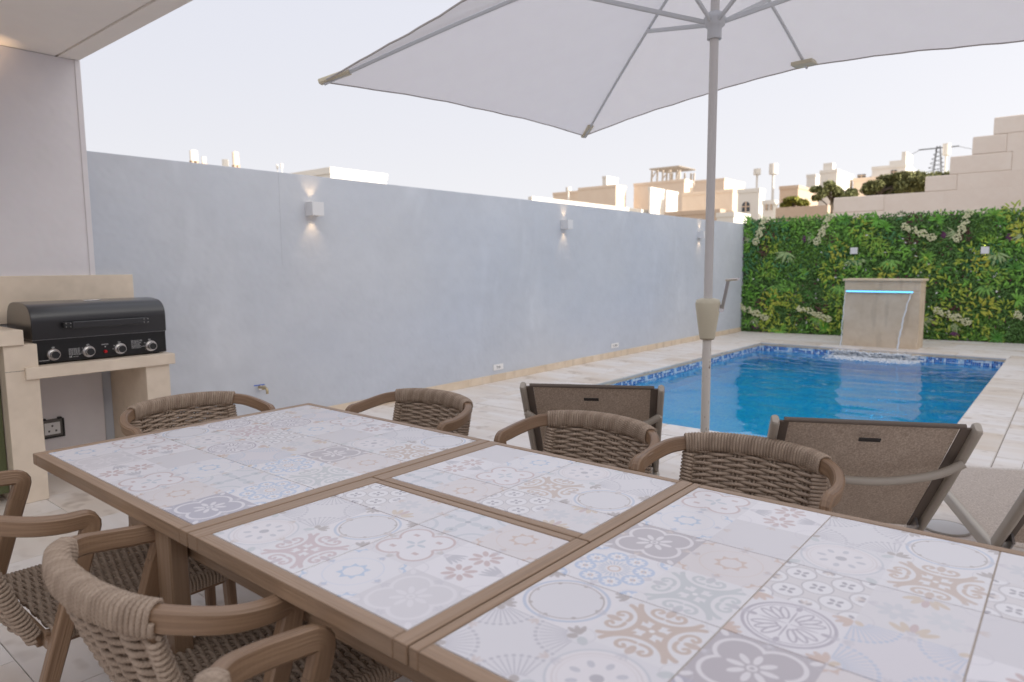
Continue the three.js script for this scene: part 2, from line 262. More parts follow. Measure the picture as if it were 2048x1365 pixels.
// pool water: a closed body whose upper face carries real waves
{
  const P = POOL, x0 = P.x0 - 0.004, x1 = P.x1 + 0.004, z0 = P.z0 + 0.004, z1 = P.z1 - 0.004, nx = 150, nz = 270, yb = -1.62, pos = [], idx = [];
  const wave = (x, z) => {
    const sx = -2.42, sz = -11.55, r = Math.hypot((x - sx) * 0.8, z - sz);
    let h = 0.0045 * Math.sin(r * 9.5 - 0.4) * Math.exp(-r / 3.2) + 0.003 * Math.sin(r * 21 + x) * Math.exp(-r / 2.2);
    const u = x / 8 + 3, v = z / 8 + 5;
    h += (fbm(u % 1, v % 1, 14, 20, 4, 1) - 0.5) * 0.022 + (fbm(v % 1, u % 1, 40, 26, 2, 2) - 0.5) * 0.008;
    if (z < -10.9 && x > -3.1 && x < -1.8) h += (vn(x * 1.7 + 9.3, z * 1.7 + 21, 64, 64, 3) - 0.4) * 0.02 * Math.min(1, (-10.9 - z) / 0.4);
    return -0.125 + h;
  };
  for (let j = 0; j <= nz; j++) for (let i = 0; i <= nx; i++) { const x = x0 + (x1 - x0) * i / nx, z = z0 + (z1 - z0) * j / nz; pos.push(x, wave(x, z), z); }
  for (let j = 0; j < nz; j++) for (let i = 0; i < nx; i++) { const a = j * (nx + 1) + i; idx.push(a, a + 1, a + nx + 1, a + 1, a + nx + 2, a + nx + 1); }
  const ring = []; for (let i = 0; i <= nx; i++) ring.push(i); for (let j = 1; j <= nz; j++) ring.push(j * (nx + 1) + nx); for (let i = nx - 1; i >= 0; i--) ring.push(nz * (nx + 1) + i); for (let j = nz - 1; j > 0; j--) ring.push(j * (nx + 1));
  const b0 = pos.length / 3; for (const k of ring) pos.push(pos[k * 3], yb, pos[k * 3 + 2]);
  for (let k = 0; k < ring.length; k++) { const k2 = (k + 1) % ring.length; idx.push(ring[k2], ring[k], b0 + k, ring[k2], b0 + k, b0 + k2); }
  const cI = pos.length / 3; pos.push((x0 + x1) / 2, yb, (z0 + z1) / 2); for (let k = 0; k < ring.length; k++) idx.push(b0 + k, cI, b0 + (k + 1) % ring.length);
  const g = new THREE.BufferGeometry(); g.setAttribute('position', new THREE.Float32BufferAttribute(pos, 3)); g.setIndex(idx); g.computeVertexNormals(); uvm(g);
  struct(mesh('pool_water', g, phy({ color: 0xffffff, roughness: 0.0, transmission: 1, thickness: 1, ior: 1.33, attenuationColor: lin(0.035, 0.83, 0.99), attenuationDistance: 1.4 })));
}
// long rendered garden wall, with its stone skirting in single pieces
{
  const w = mesh('garden_wall', merge([bx(WX - 0.2, WX, -0.3, WTOP, -13.9, -1.78, 0.006)]), M.grey);
  tag(w, 'long blue grey rendered garden wall with scuff marks along the pool', 'wall');
  mesh('joint_crack', bx(WX - 0.01, WX + 0.0006, 1.35, WTOP - 0.003, -3.218, -3.215, 0), std({ color: lin(0.44, 0.46, 0.5), roughness: 0.9 }), w);
  const s = struct(group('wall_skirting'));
  for (let z = -2.3; z > -13.3; z -= 0.63) mesh('skirting_piece', bx(WX, WX + 0.014, 0.001, 0.085 + rnd(-0.001, 0.001), Math.max(z - 0.628, -13.35), z, 0.002, rnd(0, 2), rnd(0, 2)), M.skirting, s);
}
// house: pier on the garden wall line, porch ceiling over the table, rooms behind the camera
{
  const CE = 2.683, ZF = -1.782;
  const h = group('house'); tag(h, 'house with pale plaster pier and overhanging porch ceiling above the dining table', 'house');
  mesh('pier', bx(-5.4, -5.12, -0.3, CE, ZF, 7, 0.008), M.house, h);
  mesh('pier_edge_bead', bx(-5.124, -5.114, 0.9, CE - 0.001, ZF - 0.004, ZF + 0.03, 0.003), M.house, h);
  mesh('porch_ceiling', bx(-5.4, -2.95, CE, CE + 0.32, ZF + 0.135, 7, 0.003), M.soffit, h);
  mesh('ceiling_lip', bx(-5.4, -2.95, CE - 0.001, CE + 0.32, ZF, ZF + 0.12, 0.003), M.soffit, h);
  mesh('drip_groove', bx(-5.4, -2.951, CE + 0.012, CE + 0.32, ZF + 0.12, ZF + 0.135, 0), M.soffit, h);
  mesh('rear_wall', bx(-5.4, 6.5, -0.3, CE, 7, 7.2, 0), M.house, h);
  mesh('roof', bx(-5.4, 6.5, CE + 0.001, CE + 0.3, 7.001, 13, 0.01), M.house, h);
}
// neighbouring house beside the pool: out of frame, it keeps the low sun off the terrace
{
  const h = group('neighbour_house'); tag(h, 'pale neighbouring house standing beside the pool terrace', 'house');
  mesh('wall', bx(6.5, 13, -0.3, 5.5, -21, 12, 0.01), M.house, h);
  mesh('parapet', bx(6.45, 13.05, 5.5, 5.6, -21, 12.05, 0.01), M.lime, h);
}

// ================================================================ wall lamps (lit, up and down)
function cubeLamp(pos, turn, label, power = 0.11, ways = [-1, 1]) {   // local +z points out of the wall
  const g = group('wall_lamp'); tag(g, label, 'lamp', 'cube up and down wall lamps'); g.position.copy(pos); g.rotation.y = turn;
  const s = 0.115, d = 0.11, t = 0.006;
  mesh('housing', merge([bx(-s / 2, s / 2, -s / 2, s / 2, d - t, d, 0.002), bx(-s / 2, -s / 2 + t, -s / 2, s / 2, 0, d - t, 0.001), bx(s / 2 - t, s / 2, -s / 2, s / 2, 0, d - t, 0.001), bx(-s / 2 + t, s / 2 - t, -0.03, 0.03, 0.001, d - t, 0)]), M.white, g);
  mesh('backplate', bx(-s / 2 + t, s / 2 - t, -s / 2 + 0.002, s / 2 - 0.002, -0.001, 0.005, 0), M.white, g);
  for (const k of ways) {
    const e = mesh('bulb', new THREE.CylinderGeometry(0.022, 0.022, 0.006, 16).translate(0, k * 0.034, d / 2), std({ color: 0xffffff, emissive: new THREE.Color(1, 0.72, 0.42), emissiveIntensity: 2.2 }), g);
    const l = new THREE.SpotLight(new THREE.Color(1, 0.68, 0.38), power, 0, 0.62, 0.55); l.position.set(0, k * 0.042, d / 2); l.target.position.set(0, k * 1, d / 2 - 0.12); l.castShadow = true; l.shadow.radius = 0.6; g.add(l, l.target);
  }
  return g;
}
cubeLamp(V(WX, 1.828, -3.515), Math.PI / 2, 'white cube lamp on grey wall between the house pier and the low tap');
cubeLamp(V(WX, 1.85, -7.27), Math.PI / 2, 'white cube lamp on grey wall above the pool depth plaques');
cubeLamp(V(WX, 1.84, -11.33), Math.PI / 2, 'white cube lamp on grey wall partly hidden by the parasol pole');
cubeLamp(V(-5.12, 2.2, -1.19), Math.PI / 2, 'white cube lamp on house pier lighting the porch ceiling warm', 0.45, [1]);

// ================================================================ barbecue counter
{
  const XF = -4.56, c = group('barbecue_counter'); tag(c, 'beige stone clad barbecue counter with open bays against grey wall', 'counter');
  mesh('ledge', bx(-5.149, XF + 0.02, 0.712, 0.781, -2.022, -1.192, 0.004), M.stone, c);
  mesh('pillar', bx(-5.149, XF, 0.001, 0.911, -1.262, -1.1, 0.004), M.stone, c);
  mesh('pillar', bx(-5.149, XF, 0.001, 0.711, -1.99, -1.842, 0.004), M.stone, c);
  mesh('pillar_joint', bx(-4.7, XF + 0.0008, 0.764, 0.766, -1.192, -1.1005, 0), M.dark, c);
  mesh('high_worktop', bx(-5.149, XF + 0.02, 0.912, 0.997, -1.196, 0.3, 0.004), M.stone, c);
  mesh('pillar', bx(-5.149, XF, 0.001, 0.911, 0.1, 0.25, 0.004), M.stone, c);
  mesh('splashback', bx(-5.118, -5.098, 0.998, 1.293, -2.014, 0.3, 0.003), M.stone, c);
  mesh('splashback', bx(-5.149, -5.119, 0.782, 1.2925, -2.0135, -1.7805, 0.003), M.stone, c);
  // shut lower cupboard in the side bay
  mesh('cupboard_door', bx(XF - 0.12, XF - 0.1, 0.06, 0.9, -1.095, -0.35, 0.003), std({ color: lin(0.10, 0.115, 0.05), roughness: 0.5 }), c);
  mesh('cupboard_handle', bx(XF - 0.099, XF - 0.075, 0.6, 0.72, -1.045, -1.03, 0.004), M.blackFlat, c);
  // weatherproof socket inside the open bay
  const q = hit(102, 857, 'x', -5.13), s = group('outdoor_socket'); tag(s, 'grey weatherproof socket on shaded wall inside the barbecue counter bay', 'socket');
  mesh('box', bx(-5.149, -5.11, q.y - 0.058, q.y + 0.062, q.z - 0.07, q.z + 0.07, 0.008), std({ color: lin(0.12, 0.11, 0.10), roughness: 0.4 }), s);
  mesh('faceplate', bx(-5.1105, -5.107, q.y - 0.038, q.y + 0.04, q.z - 0.045, q.z + 0.045, 0.002), M.white, s);
  for (const [dy, dz] of [[0.018, 0], [-0.015, 0.02], [-0.015, -0.02]]) mesh('pin_hole', bx(-5.1075, -5.1062, q.y + dy - 0.006, q.y + dy + 0.006, q.z + dz - 0.005, q.z + dz + 0.005, 0), M.dark, s);
  for (const dz of [-0.045, 0.045]) mesh('lid_clip', bx(-5.13, -5.1, q.y + 0.06, q.y + 0.072, q.z + dz - 0.012, q.z + dz + 0.012, 0.003), M.blackFlat, s);
  mesh('open_lid', merge([bx(-5.112, -5.105, q.y - 0.062, q.y - 0.05, q.z - 0.07, q.z + 0.07, 0.002), bx(-5.112, -5.105, q.y - 0.05, q.y + 0.06, q.z + 0.058, q.z + 0.07, 0.002), bx(-5.112, -5.105, q.y - 0.05, q.y + 0.06, q.z - 0.07, q.z - 0.058, 0.002)]), M.blackFlat, s);
}
// ---------------------------------------------------------------- gas barbecue
{
  const g = group('gas_barbecue'); tag(g, 'black four knob gas barbecue with closed lid on beige stone ledge', 'barbecue');
  const z0 = -2.004, z1 = -1.258, xf = -4.62, xb = -5.075, y0 = 0.789;
  mesh('body', bx(xb, xf, y0, 0.925, z0, z1, 0.004), M.black, g);
  for (const x of [xb + 0.04, xf - 0.04]) for (const z of [z0 + 0.05, z1 - 0.05]) mesh('foot', new THREE.CylinderGeometry(0.018, 0.02, 0.008, 12).translate(x, 0.785, z), M.blackFlat, g);
  // lid: profile in x-y swept along z, end cheeks closed
  const prof = new THREE.Shape(); prof.moveTo(0.004, 0.93); prof.lineTo(0.006, 1.03); prof.bezierCurveTo(0.006, 1.085, -0.03, 1.118, -0.09, 1.128); prof.bezierCurveTo(-0.2, 1.142, -0.3, 1.14, -0.36, 1.128); prof.bezierCurveTo(-0.42, 1.11, -0.45, 1.05, -0.452, 0.93); prof.lineTo(0.004, 0.93);
  const lg = new THREE.ExtrudeGeometry(prof, { depth: z1 - z0, bevelEnabled: true, bevelSize: 0.003, bevelThickness: 0.003, bevelSegments: 1, curveSegments: 18 }); lg.translate(xf, 0, z0);
  const lid = mesh('lid', lg, M.black, g);
  mesh('lid_seam', bx(xb + 0.005, xf + 0.006, 0.9255, 0.9295, z0 - 0.002, z1 + 0.002, 0), M.steel, g);
  mesh('vent_cap', bx(xf - 0.19, xf - 0.13, 1.136, 1.142, -1.67, -1.58, 0.002), M.chrome, lid);
  const hd = mesh('handle', bx(xf + 0.045, xf + 0.06, 0.985, 1.025, -1.872, -1.45, 0.005), M.black, lid);
  for (const z of [-1.43, -1.865]) mesh('bracket', bx(xf + 0.004, xf + 0.052, 0.988, 1.022, z - 0.022, z + 0.022, 0.004), M.blackFlat, hd);
  for (const [dy, dz] of [[0.01, 0.012], [0.01, -0.012], [-0.01, 0.012], [-0.01, -0.012]]) for (const z of [-1.43, -1.862]) mesh('rivet', new THREE.SphereGeometry(0.0028, 6, 4).translate(xf + (z > -1.5 ? 0.053 : 0.061), 1.005 + dy, z + dz), M.chrome, hd);
  // control panel print: vent holes, scale marks and small white notes
  const pt = canvasTex(1536, 280, (c, w, h) => {
    c.fillStyle = '#131315'; c.fillRect(0, 0, w, h); const X = (z) => (z1 - z) / (z1 - z0) * w, Y = (y) => (0.925 - y) / 0.136 * h;
    c.fillStyle = '#010101'; for (let i = 0; i < 92; i++) { for (let r = 0; r < 2; r++) { c.beginPath(); c.arc(60 + i * 15.4 + r * 7, 34 + r * 14 + (i % 4) * 3, 4.2, 0, 7); c.fill(); } }
    c.strokeStyle = '#d8d8d8'; c.fillStyle = '#d8d8d8';
    for (const z of [-1.356, -1.541, -1.719, -1.903]) { c.lineWidth = 4; c.beginPath(); c.arc(X(z), Y(0.838), 66, 2.4, 4.4); c.stroke(); for (const a of [2.4, 3.1, 3.7]) { c.beginPath(); c.arc(X(z) + Math.cos(a) * 78, Y(0.838) + Math.sin(a) * 78, 5, 0, 7); c.fill(); } c.font = 'bold 18px sans-serif'; c.fillText('OFF', X(z) - 18, Y(0.838) - 76); c.fillRect(X(z) - 3, Y(0.838) + 66, 6, 12); }
    const note = (x, y, n, wd) => { for (let i = 0; i < n; i++) { let q = x; while (q < x + wd * (0.7 + 0.3 * vn(i / 9, x / 999 % 1, 9, 9, 1))) { const l = 8 + rnd() * 22; c.fillRect(q, y + i * 13, l, 4); q += l + 6; } } };
    note(X(-1.435), 132, 7, 140); c.font = 'bold 26px sans-serif'; c.fillText('CE', X(-1.435), 246); note(X(-1.435) + 44, 236, 1, 50);
    note(X(-1.79), 92, 9, 130); c.font = 'bold 17px sans-serif'; c.fillText('IGNITION', X(-1.635) - 40, 118); c.beginPath(); c.moveTo(X(-1.635) + 8, 126); c.lineTo(X(-1.635) - 6, 146); c.lineTo(X(-1.635) + 2, 146); c.lineTo(X(-1.635) - 4, 164); c.lineTo(X(-1.635) + 12, 140); c.lineTo(X(-1.635) + 4, 140); c.fill();
    c.fillRect(40, 252, 110, 5);
  });
  const pg = new THREE.PlaneGeometry(z1 - z0 - 0.008, 0.13); pg.rotateY(Math.PI / 2); pg.translate(xf + 0.0016, 0.857, (z0 + z1) / 2);
  mesh('control_panel', pg, std({ map: pt, roughness: 0.4 }), g);
  for (const z of [-1.356, -1.541, -1.719, -1.903]) {
    const k = group('knob', g), cyl = (r0, r1, l, x, seg = 28) => new THREE.CylinderGeometry(r1, r0, l, seg).rotateZ(-Math.PI / 2).translate(xf + x, 0.836, z);
    mesh('bezel', cyl(0.038, 0.034, 0.012, 0.008), M.chrome, k); mesh('grip', cyl(0.027, 0.0245, 0.03, 0.028), M.chrome, k); mesh('cap', cyl(0.0215, 0.0205, 0.004, 0.0445), M.blackFlat, k);
  }
  mesh('ignition_button', new THREE.CylinderGeometry(0.008, 0.01, 0.014, 14).rotateZ(-Math.PI / 2).translate(xf + 0.009, 0.826, -1.635), std({ color: lin(0.55, 0.01, 0.015), roughness: 0.3 }), g);
}
// garden tap and depth plaques on the wall
{
  const q = hit(527, 776, 'x', WX + 0.05), t = group('garden_tap'); tag(t, 'small brass garden tap with blue lever low on grey wall', 'tap'); t.position.set(WX, q.y, q.z);
  mesh('body', merge([rod(V(0, 0, 0), V(0.075, 0, 0), 0.013), tube(spline([V(0.06, 0, 0), V(0.085, -0.002, 0), V(0.1, -0.016, 0), V(0.102, -0.045, 0)], 8), 0.011, 8), new THREE.SphereGeometry(0.019, 10, 8).translate(0.05, 0, 0)]), M.brass, t);
  mesh('flange', rod(V(0, 0, 0), V(0.008, 0, 0), 0.026, 14), M.chrome, t);
  mesh('lever', bx(0.045, 0.056, 0.024, 0.031, -0.01, 0.085, 0.002), std({ color: lin(0.03, 0.12, 0.55), roughness: 0.4 }), t);
  mesh('stem', rod(V(0.05, 0.01, 0), V(0.05, 0.028, 0), 0.006, 8), M.chrome, t);
  for (const [txt, px0, py0, px1, py1, label] of [['1m', 987, 728, 1007, 741, 'white depth plaque reading 1m on grey wall'], ['1.4m', 1223, 685, 1238, 698, 'white depth plaque reading 1.4m on grey wall']]) {
    const a = hit(px0, (py0 + py1) / 2, 'x', WX + 0.01), b = hit(px1, (py0 + py1) / 2, 'x', WX + 0.01), yc = hit((px0 + px1) / 2, (py0 + py1) / 2, 'x', WX + 0.01).y, hh = 0.035;
    const pl = group('depth_plaque'); tag(pl, label, 'sign', 'pool depth plaques');
    mesh('plate', bx(WX, WX + 0.008, yc - hh, yc + hh, b.z, a.z, 0.002), M.white, pl);
    const t2 = canvasTex(256, 96, (c, w, h) => { c.fillStyle = '#ecebea'; c.fillRect(0, 0, w, h); c.fillStyle = '#3a3d44'; c.font = 'bold 74px sans-serif'; c.textAlign = 'center'; c.fillText(txt, w / 2, 74); });
    const f = new THREE.PlaneGeometry(a.z - b.z - 0.008, hh * 2 - 0.008); f.rotateY(Math.PI / 2); f.translate(WX + 0.0095, yc, (a.z + b.z) / 2); mesh('lettering', f, std({ map: t2, roughness: 0.4 }), pl);
  }
}
// ================================================================ water wall at the end of the pool
const FZ = -12.05;
{
  const g = group('water_wall'); tag(g, 'beige stone water wall with glowing blue slot at the pool end', 'fountain');
  mesh('block', bx(-2.945, -1.868, -0.004, 0.868, -12.5, FZ, 0.006), M.fountain, g);
  mesh('lintel', merge([bx(-2.945, -1.868, 0.896, 1.05, -12.5, FZ, 0.006), bx(-2.945, -1.868, 0.867, 0.897, -12.5, FZ - 0.09, 0), bx(-2.945, -2.925, 0.8685, 0.8955, FZ - 0.09, FZ - 0.0005, 0), bx(-1.968, -1.8685, 0.8685, 0.8955, FZ - 0.09, FZ - 0.0005, 0)]), M.fountain, g);
  mesh('cap_slab', bx(-2.975, -1.838, 1.05, 1.082, -12.54, FZ + 0.03, 0.004), M.coping, g);
  mesh('led_strip_light', bx(-2.922, -1.971, 0.872, 0.893, FZ - 0.03, FZ - 0.006, 0.002), std({ color: lin(0.2, 0.6, 0.9), emissive: new THREE.Color(0.13, 0.55, 1), emissiveIntensity: 1.5 }), g);
  const l = new THREE.RectAreaLight(new THREE.Color(0.15, 0.6, 1), 1.2, 0.95, 0.02); l.position.set(-2.446, 0.882, FZ - 0.004); l.lookAt(-2.446, 0.6, FZ + 1); scene.add(l);
  mesh('spout_lip', bx(-2.922, -1.971, 0.8685, 0.8715, FZ - 0.02, FZ + 0.035, 0.001), M.steel, g);
  // falling sheet, drawn in towards the bottom, thicker strands along both edges
  const w = group('falling_water'); tag(w, 'thin clear sheet of water falling from the blue slot into the pool', 'water');
  const pos = [], idx = [], nx = 40, ny = 40, at = (u, t) => { const wd = 0.945 - 0.22 * Math.sqrt(t) * t, xl = -2.92 + 0.02 * t, xr = -1.975 - 0.13 * t; return V(xl + (xr - xl) * u + 0.004 * Math.sin(t * 26 + u * 9), 0.873 - 1.0 * t * (0.3 + 0.7 * t), FZ + 0.036 + 0.25 * t + 0.006 * Math.sin(u * 31 + t * 11) * t + 0.004 * Math.sin(u * 67 - t * 17) * t); };
  for (let j = 0; j <= ny; j++) for (let i = 0; i <= nx; i++) { const p = at(i / nx, j / ny); pos.push(p.x, p.y, p.z); }
  for (let j = 0; j < ny; j++) for (let i = 0; i < nx; i++) { const a = j * (nx + 1) + i; idx.push(a, a + nx + 1, a + 1, a + 1, a + nx + 1, a + nx + 2); }
  const sg = new THREE.BufferGeometry(); sg.setAttribute('position', new THREE.Float32BufferAttribute(pos, 3)); sg.setIndex(idx); sg.computeVertexNormals(); uvm(sg);
  mesh('sheet', sg, phy({ color: lin(0.97, 0.985, 1), transmission: 1, thickness: 0, roughness: 0.06, ior: 1.33, side: THREE.DoubleSide }), w);
  const foam = phy({ color: lin(0.9, 0.93, 0.96), roughness: 0.35, transmission: 0.35, thickness: 0 });
  for (const u of [0, 1]) { const pts = []; for (let j = 0; j <= 40; j++) { const p = at(u, j / 40); p.x += 0.006 * Math.sin(j * 1.9) * (j / 40); pts.push(p); } mesh('edge_strand', sweep(pts, circle(u ? 0.0095 : 0.006, 7), { up: null, scale: (t) => 0.75 + 0.5 * Math.abs(Math.sin(t * 23)) * t + 0.3 * t }), foam, w); }
  // churned water where it lands
  const n = 5200, dm = new THREE.InstancedMesh(new THREE.IcosahedronGeometry(1, 1), foam, n), o = new THREE.Object3D();
  for (let k = 0; k < n; k++) { const e = rnd(), x = -2.95 + e * 1.15 + rnd(-0.1, 0.1), z = FZ + 0.3 + Math.abs(rnd(-1, 1) * rnd(0, 1)) * 0.7; const r = rnd(0.004, 0.0145) * (z < FZ + 0.5 ? 1.2 : 0.8); o.position.set(x, -0.122 + Math.max(0, rnd(-0.6, 1)) ** 1.5 * 0.09 * (z < FZ + 0.5 ? 1 : 0.15), z); o.scale.set(r * rnd(1, 2.6), r * rnd(0.4, 0.9), r * rnd(0.8, 1.6)); o.rotation.y = rnd(0, 6); o.updateMatrix(); dm.setMatrixAt(k, o.matrix); }
  dm.name = 'splash_foam'; dm.userData = { kind: 'stuff', label: 'white churned foam where the falling water lands in the pool', category: 'foam' }; shade(dm); scene.add(dm);
}

// ================================================================ plant wall
{
  const zAt = (x) => -13.4 - 0.125 * (x + 5.2), ang = Math.atan(0.125), H = 2.19, X0 = -5.15, X1 = 2.58, L = (X1 - X0) / Math.cos(ang);
  const w = group('plant_wall'); tag(w, 'dense artificial plant wall of ferns and pale flowers behind the pool', 'plant wall'); w.position.set(X0, 0, zAt(X0)); w.rotation.y = ang;   // local +x runs along it, +z faces the pool
  mesh('boundary_wall', bx(0.02, L, -0.3, H - 0.12, -0.32, -0.1, 0.005), M.house, w);
  mesh('backing_panel', bx(0.01, L, 0.0, H - 0.05, -0.1, -0.06, 0), std({ color: lin(0.2, 0.36, 0.1), roughness: 0.8 }), w);
  const leafMat = (c, r = 0.5) => std({ color: lin(...c), roughness: r, side: THREE.DoubleSide });
  // one bent lanceolate leaf: root at origin, tip along +y, face to +z
  const leaf = (len, wid, bend, seg = 4, fold = 0.25) => { const p = [], ix = []; for (let i = 0; i <= seg; i++) { const t = i / seg, wd = wid * Math.sin(Math.PI * Math.min(1, 0.12 + t * 0.9)) ** 0.8 * (t === 1 ? 0.05 : 1) / 2, y = len * t * (1 - 0.25 * bend * t), z = -bend * len * t * t * 0.6; p.push(-wd, y, z - wd * fold, 0, y, z + wd * fold, wd, y, z - wd * fold); } for (let i = 0; i < seg; i++) { const a = i * 3; ix.push(a, a + 1, a + 3, a + 1, a + 4, a + 3, a + 1, a + 2, a + 4, a + 2, a + 5, a + 4); } let g = new THREE.BufferGeometry(); g.setAttribute('position', new THREE.Float32BufferAttribute(p, 3)); g.setIndex(ix); g = g.toNonIndexed(); g.computeVertexNormals(); g.setAttribute('uv', new THREE.Float32BufferAttribute(new Float32Array(g.attributes.position.count * 2), 2)); return g; };
  const place = (g, rx, ry, rz, p) => { g.rotateX(rx); g.rotateY(ry); g.rotateZ(rz); g.translate(p.x, p.y, p.z); return g; };
  // box-leaf mass
  const n = 36000, small = leaf(0.045, 0.024, 0.3, 2), im = new THREE.InstancedMesh(small, std({ color: 0xffffff, roughness: 0.5, side: THREE.DoubleSide }), n), o = new THREE.Object3D(), col = new THREE.Color();
  for (let k = 0; k < n; k++) {
    const x = rnd(0.0, 5.6), y = rnd(0.0, H + 0.01); const cl = vn(x / 8, y / 8, 24, 24, 1), c2 = vn(x / 8 + 0.3, y / 8, 10, 10, 2);
    o.position.set(x, y, -0.05 + rnd(0, 0.075) + cl * 0.05); o.rotation.set(rnd(-1.2, 0.5), rnd(-1, 1), rnd(0, 6.28)); o.scale.setScalar(rnd(0.7, 1.5)); o.updateMatrix(); im.setMatrixAt(k, o.matrix);
    const b = rnd(0.6, 1.35); if (c2 > 0.6 && rnd() < 0.6) col.setRGB(0.14 * b, 0.3 * b, 0.04 * b); else if (rnd() < 0.012) col.setRGB(0.75, 0.76, 0.72); else if (rnd() < 0.03) col.setRGB(0.12 * b, 0.03 * b, 0.05 * b); else col.setRGB(0.09 * b, 0.2 * b, 0.045 * b); im.setColorAt(k, col);
  }
  im.name = 'leaf_mass'; im.userData.kind = 'stuff'; shade(im); w.add(im);
  const mid = leaf(0.1, 0.03, 0.6, 3), n3 = 3000, im3 = new THREE.InstancedMesh(mid, im.material, n3);
  for (let k = 0; k < n3; k++) {
    let x, y, c2; do { x = rnd(0, 5.6); y = rnd(0.03, H); c2 = vn(x / 8 + 0.1, y / 8 + 0.4, 20, 20, 3); } while (c2 < rnd(0.2, 0.75));
    o.position.set(x, y, rnd(0.0, 0.06)); o.rotation.set(rnd(0.1, 1.0), rnd(-0.5, 0.5), rnd(0, 6.28)); o.rotation.order = 'ZYX'; o.scale.setScalar(rnd(0.7, 1.3)); o.updateMatrix(); im3.setMatrixAt(k, o.matrix);
    const b = rnd(0.6, 1.3), q = vn(x / 8 + 0.6, y / 8, 12, 12, 0); if (q > 0.62) col.setRGB(0.38 * b, 0.48 * b, 0.06 * b); else if (q < 0.25) col.setRGB(0.06 * b, 0.2 * b, 0.07 * b); else col.setRGB(0.17 * b, 0.4 * b, 0.05 * b); im3.setColorAt(k, col);
  }
  im3.name = 'long_leaves'; im3.userData.kind = 'stuff'; shade(im3); w.add(im3);
  const im2 = new THREE.InstancedMesh(small, im.material, 5500); for (let k = 0; k < 5500; k++) { o.position.set(rnd(5.6, L), rnd(0, H), rnd(-0.05, 0.07)); o.rotation.set(rnd(-1.2, 0.5), rnd(-1, 1), rnd(0, 6.28)); o.scale.setScalar(rnd(1.4, 2.4)); o.updateMatrix(); im2.setMatrixAt(k, o.matrix); const b = rnd(0.6, 1.3); col.setRGB(0.05 * b, 0.12 * b, 0.025 * b); im2.setColorAt(k, col); } im2.name = 'leaf_mass'; im2.userData.kind = 'stuff'; shade(im2); w.add(im2);
  // feature plants; positions read from the photograph on the wall's face
  const onWall = (px, py) => { const r = ray(px, py), nn = V(Math.sin(ang), 0, Math.cos(ang)), p0 = w.position.clone(); const t = p0.clone().sub(EYE).dot(nn) / r.dot(nn); const q = EYE.clone().addScaledVector(r, t).sub(p0); return V(q.x * Math.cos(ang) - q.z * Math.sin(ang), q.y, 0.03); };
  const greens = [[0.13, 0.36, 0.04], [0.19, 0.42, 0.06], [0.09, 0.27, 0.04]].map((c) => leafMat(c));
  const yell = [[0.36, 0.46, 0.05], [0.24, 0.4, 0.05], [0.46, 0.48, 0.06]].map((c) => leafMat(c));
  const rosetteGeo = (nl, len, wid, tilt, spread = 6.28, a0 = 0) => merge(Array.from({ length: nl }, (_, i) => place(leaf(len * rnd(0.75, 1.15), wid, rnd(0.4, 0.9), 4), rnd(tilt * 0.6, tilt * 1.25), 0, a0 + spread * (i / nl) + rnd(-0.2, 0.2), V(0, 0, 0))));
  const ferns = [0, 1, 2, 3].map((k) => rosetteGeo(9 + k * 3, 0.17, 0.026 + 0.004 * (k % 2), 0.75, k % 2 ? 4.4 : 6.28, rnd(0, 6)));
  const fans = [0, 1].map(() => rosetteGeo(15, 0.24, 0.03, 0.45, 2.3, Math.PI - 1.15));
  const yel = [0, 1, 2].map(() => merge(Array.from({ length: 34 }, () => { const q = rnd(0, 6.28), r = Math.sqrt(rnd()) * 0.17; return place(leaf(rnd(0.07, 0.13), 0.026, 0.7, 3), rnd(0.2, 1.1), 0, q + rnd(-1, 1) - 1.57, V(Math.cos(q) * r, Math.sin(q) * r, rnd(0, 0.04))); })));
  const put = (name, g, m, px, py, rz = 0, s = 1) => { const q = onWall(px, py), e = mesh(name, g, m, w); e.position.copy(q); e.rotation.z = rz; e.scale.setScalar(s); return e; };
  const F = [[1572, 450], [1497, 440], [1690, 440], [1757, 440], [1610, 545], [1490, 535], [1500, 590], [1560, 660], [1620, 590], [1770, 455], [1855, 515], [1885, 535], [1890, 590], [1990, 430], [1995, 675], [1875, 440], [1495, 645], [2030, 535], [1650, 655], [2035, 600], [2000, 445]];
  F.forEach(([x, y], i) => put('fern_rosette', ferns[i % 4], greens[i % 3], x, y, rnd(0, 6), rnd(0.75, 1.2)));
  const Yp = [[1545, 490], [1535, 540], [1680, 500], [1665, 545], [1745, 480], [1540, 600], [1585, 600], [1760, 495], [1960, 535], [1945, 515], [1985, 555], [1960, 615], [2010, 620], [1985, 490], [2045, 470], [1725, 455], [1670, 600], [1775, 545], [2030, 430], [1700, 530]];
  Yp.forEach(([x, y], i) => put('yellow_leaf_clump', yel[i % 3], yell[i % 3], x, y, rnd(0, 6), rnd(0.8, 1.1)));
  const fanMat = [leafMat([0.2, 0.42, 0.08]), leafMat([0.34, 0.46, 0.2])];
  for (const [x, y] of [[1555, 580], [1575, 515], [1680, 580], [1712, 525], [1780, 530], [1972, 580], [1995, 515], [1640, 640]]) put('fan_palm_leaf', fans[x % 2], fanMat[y % 2], x, y - 10, rnd(-0.2, 0.2), 1.1);
  const tuftG = rosetteGeo(18, 0.2, 0.016, 0.35, 1.4, Math.PI - 0.7), purpG = rosetteGeo(16, 0.1, 0.016, 0.6, 1.8, Math.PI - 0.9), pale = leafMat([0.42, 0.5, 0.26]), purple = leafMat([0.12, 0.03, 0.1]);
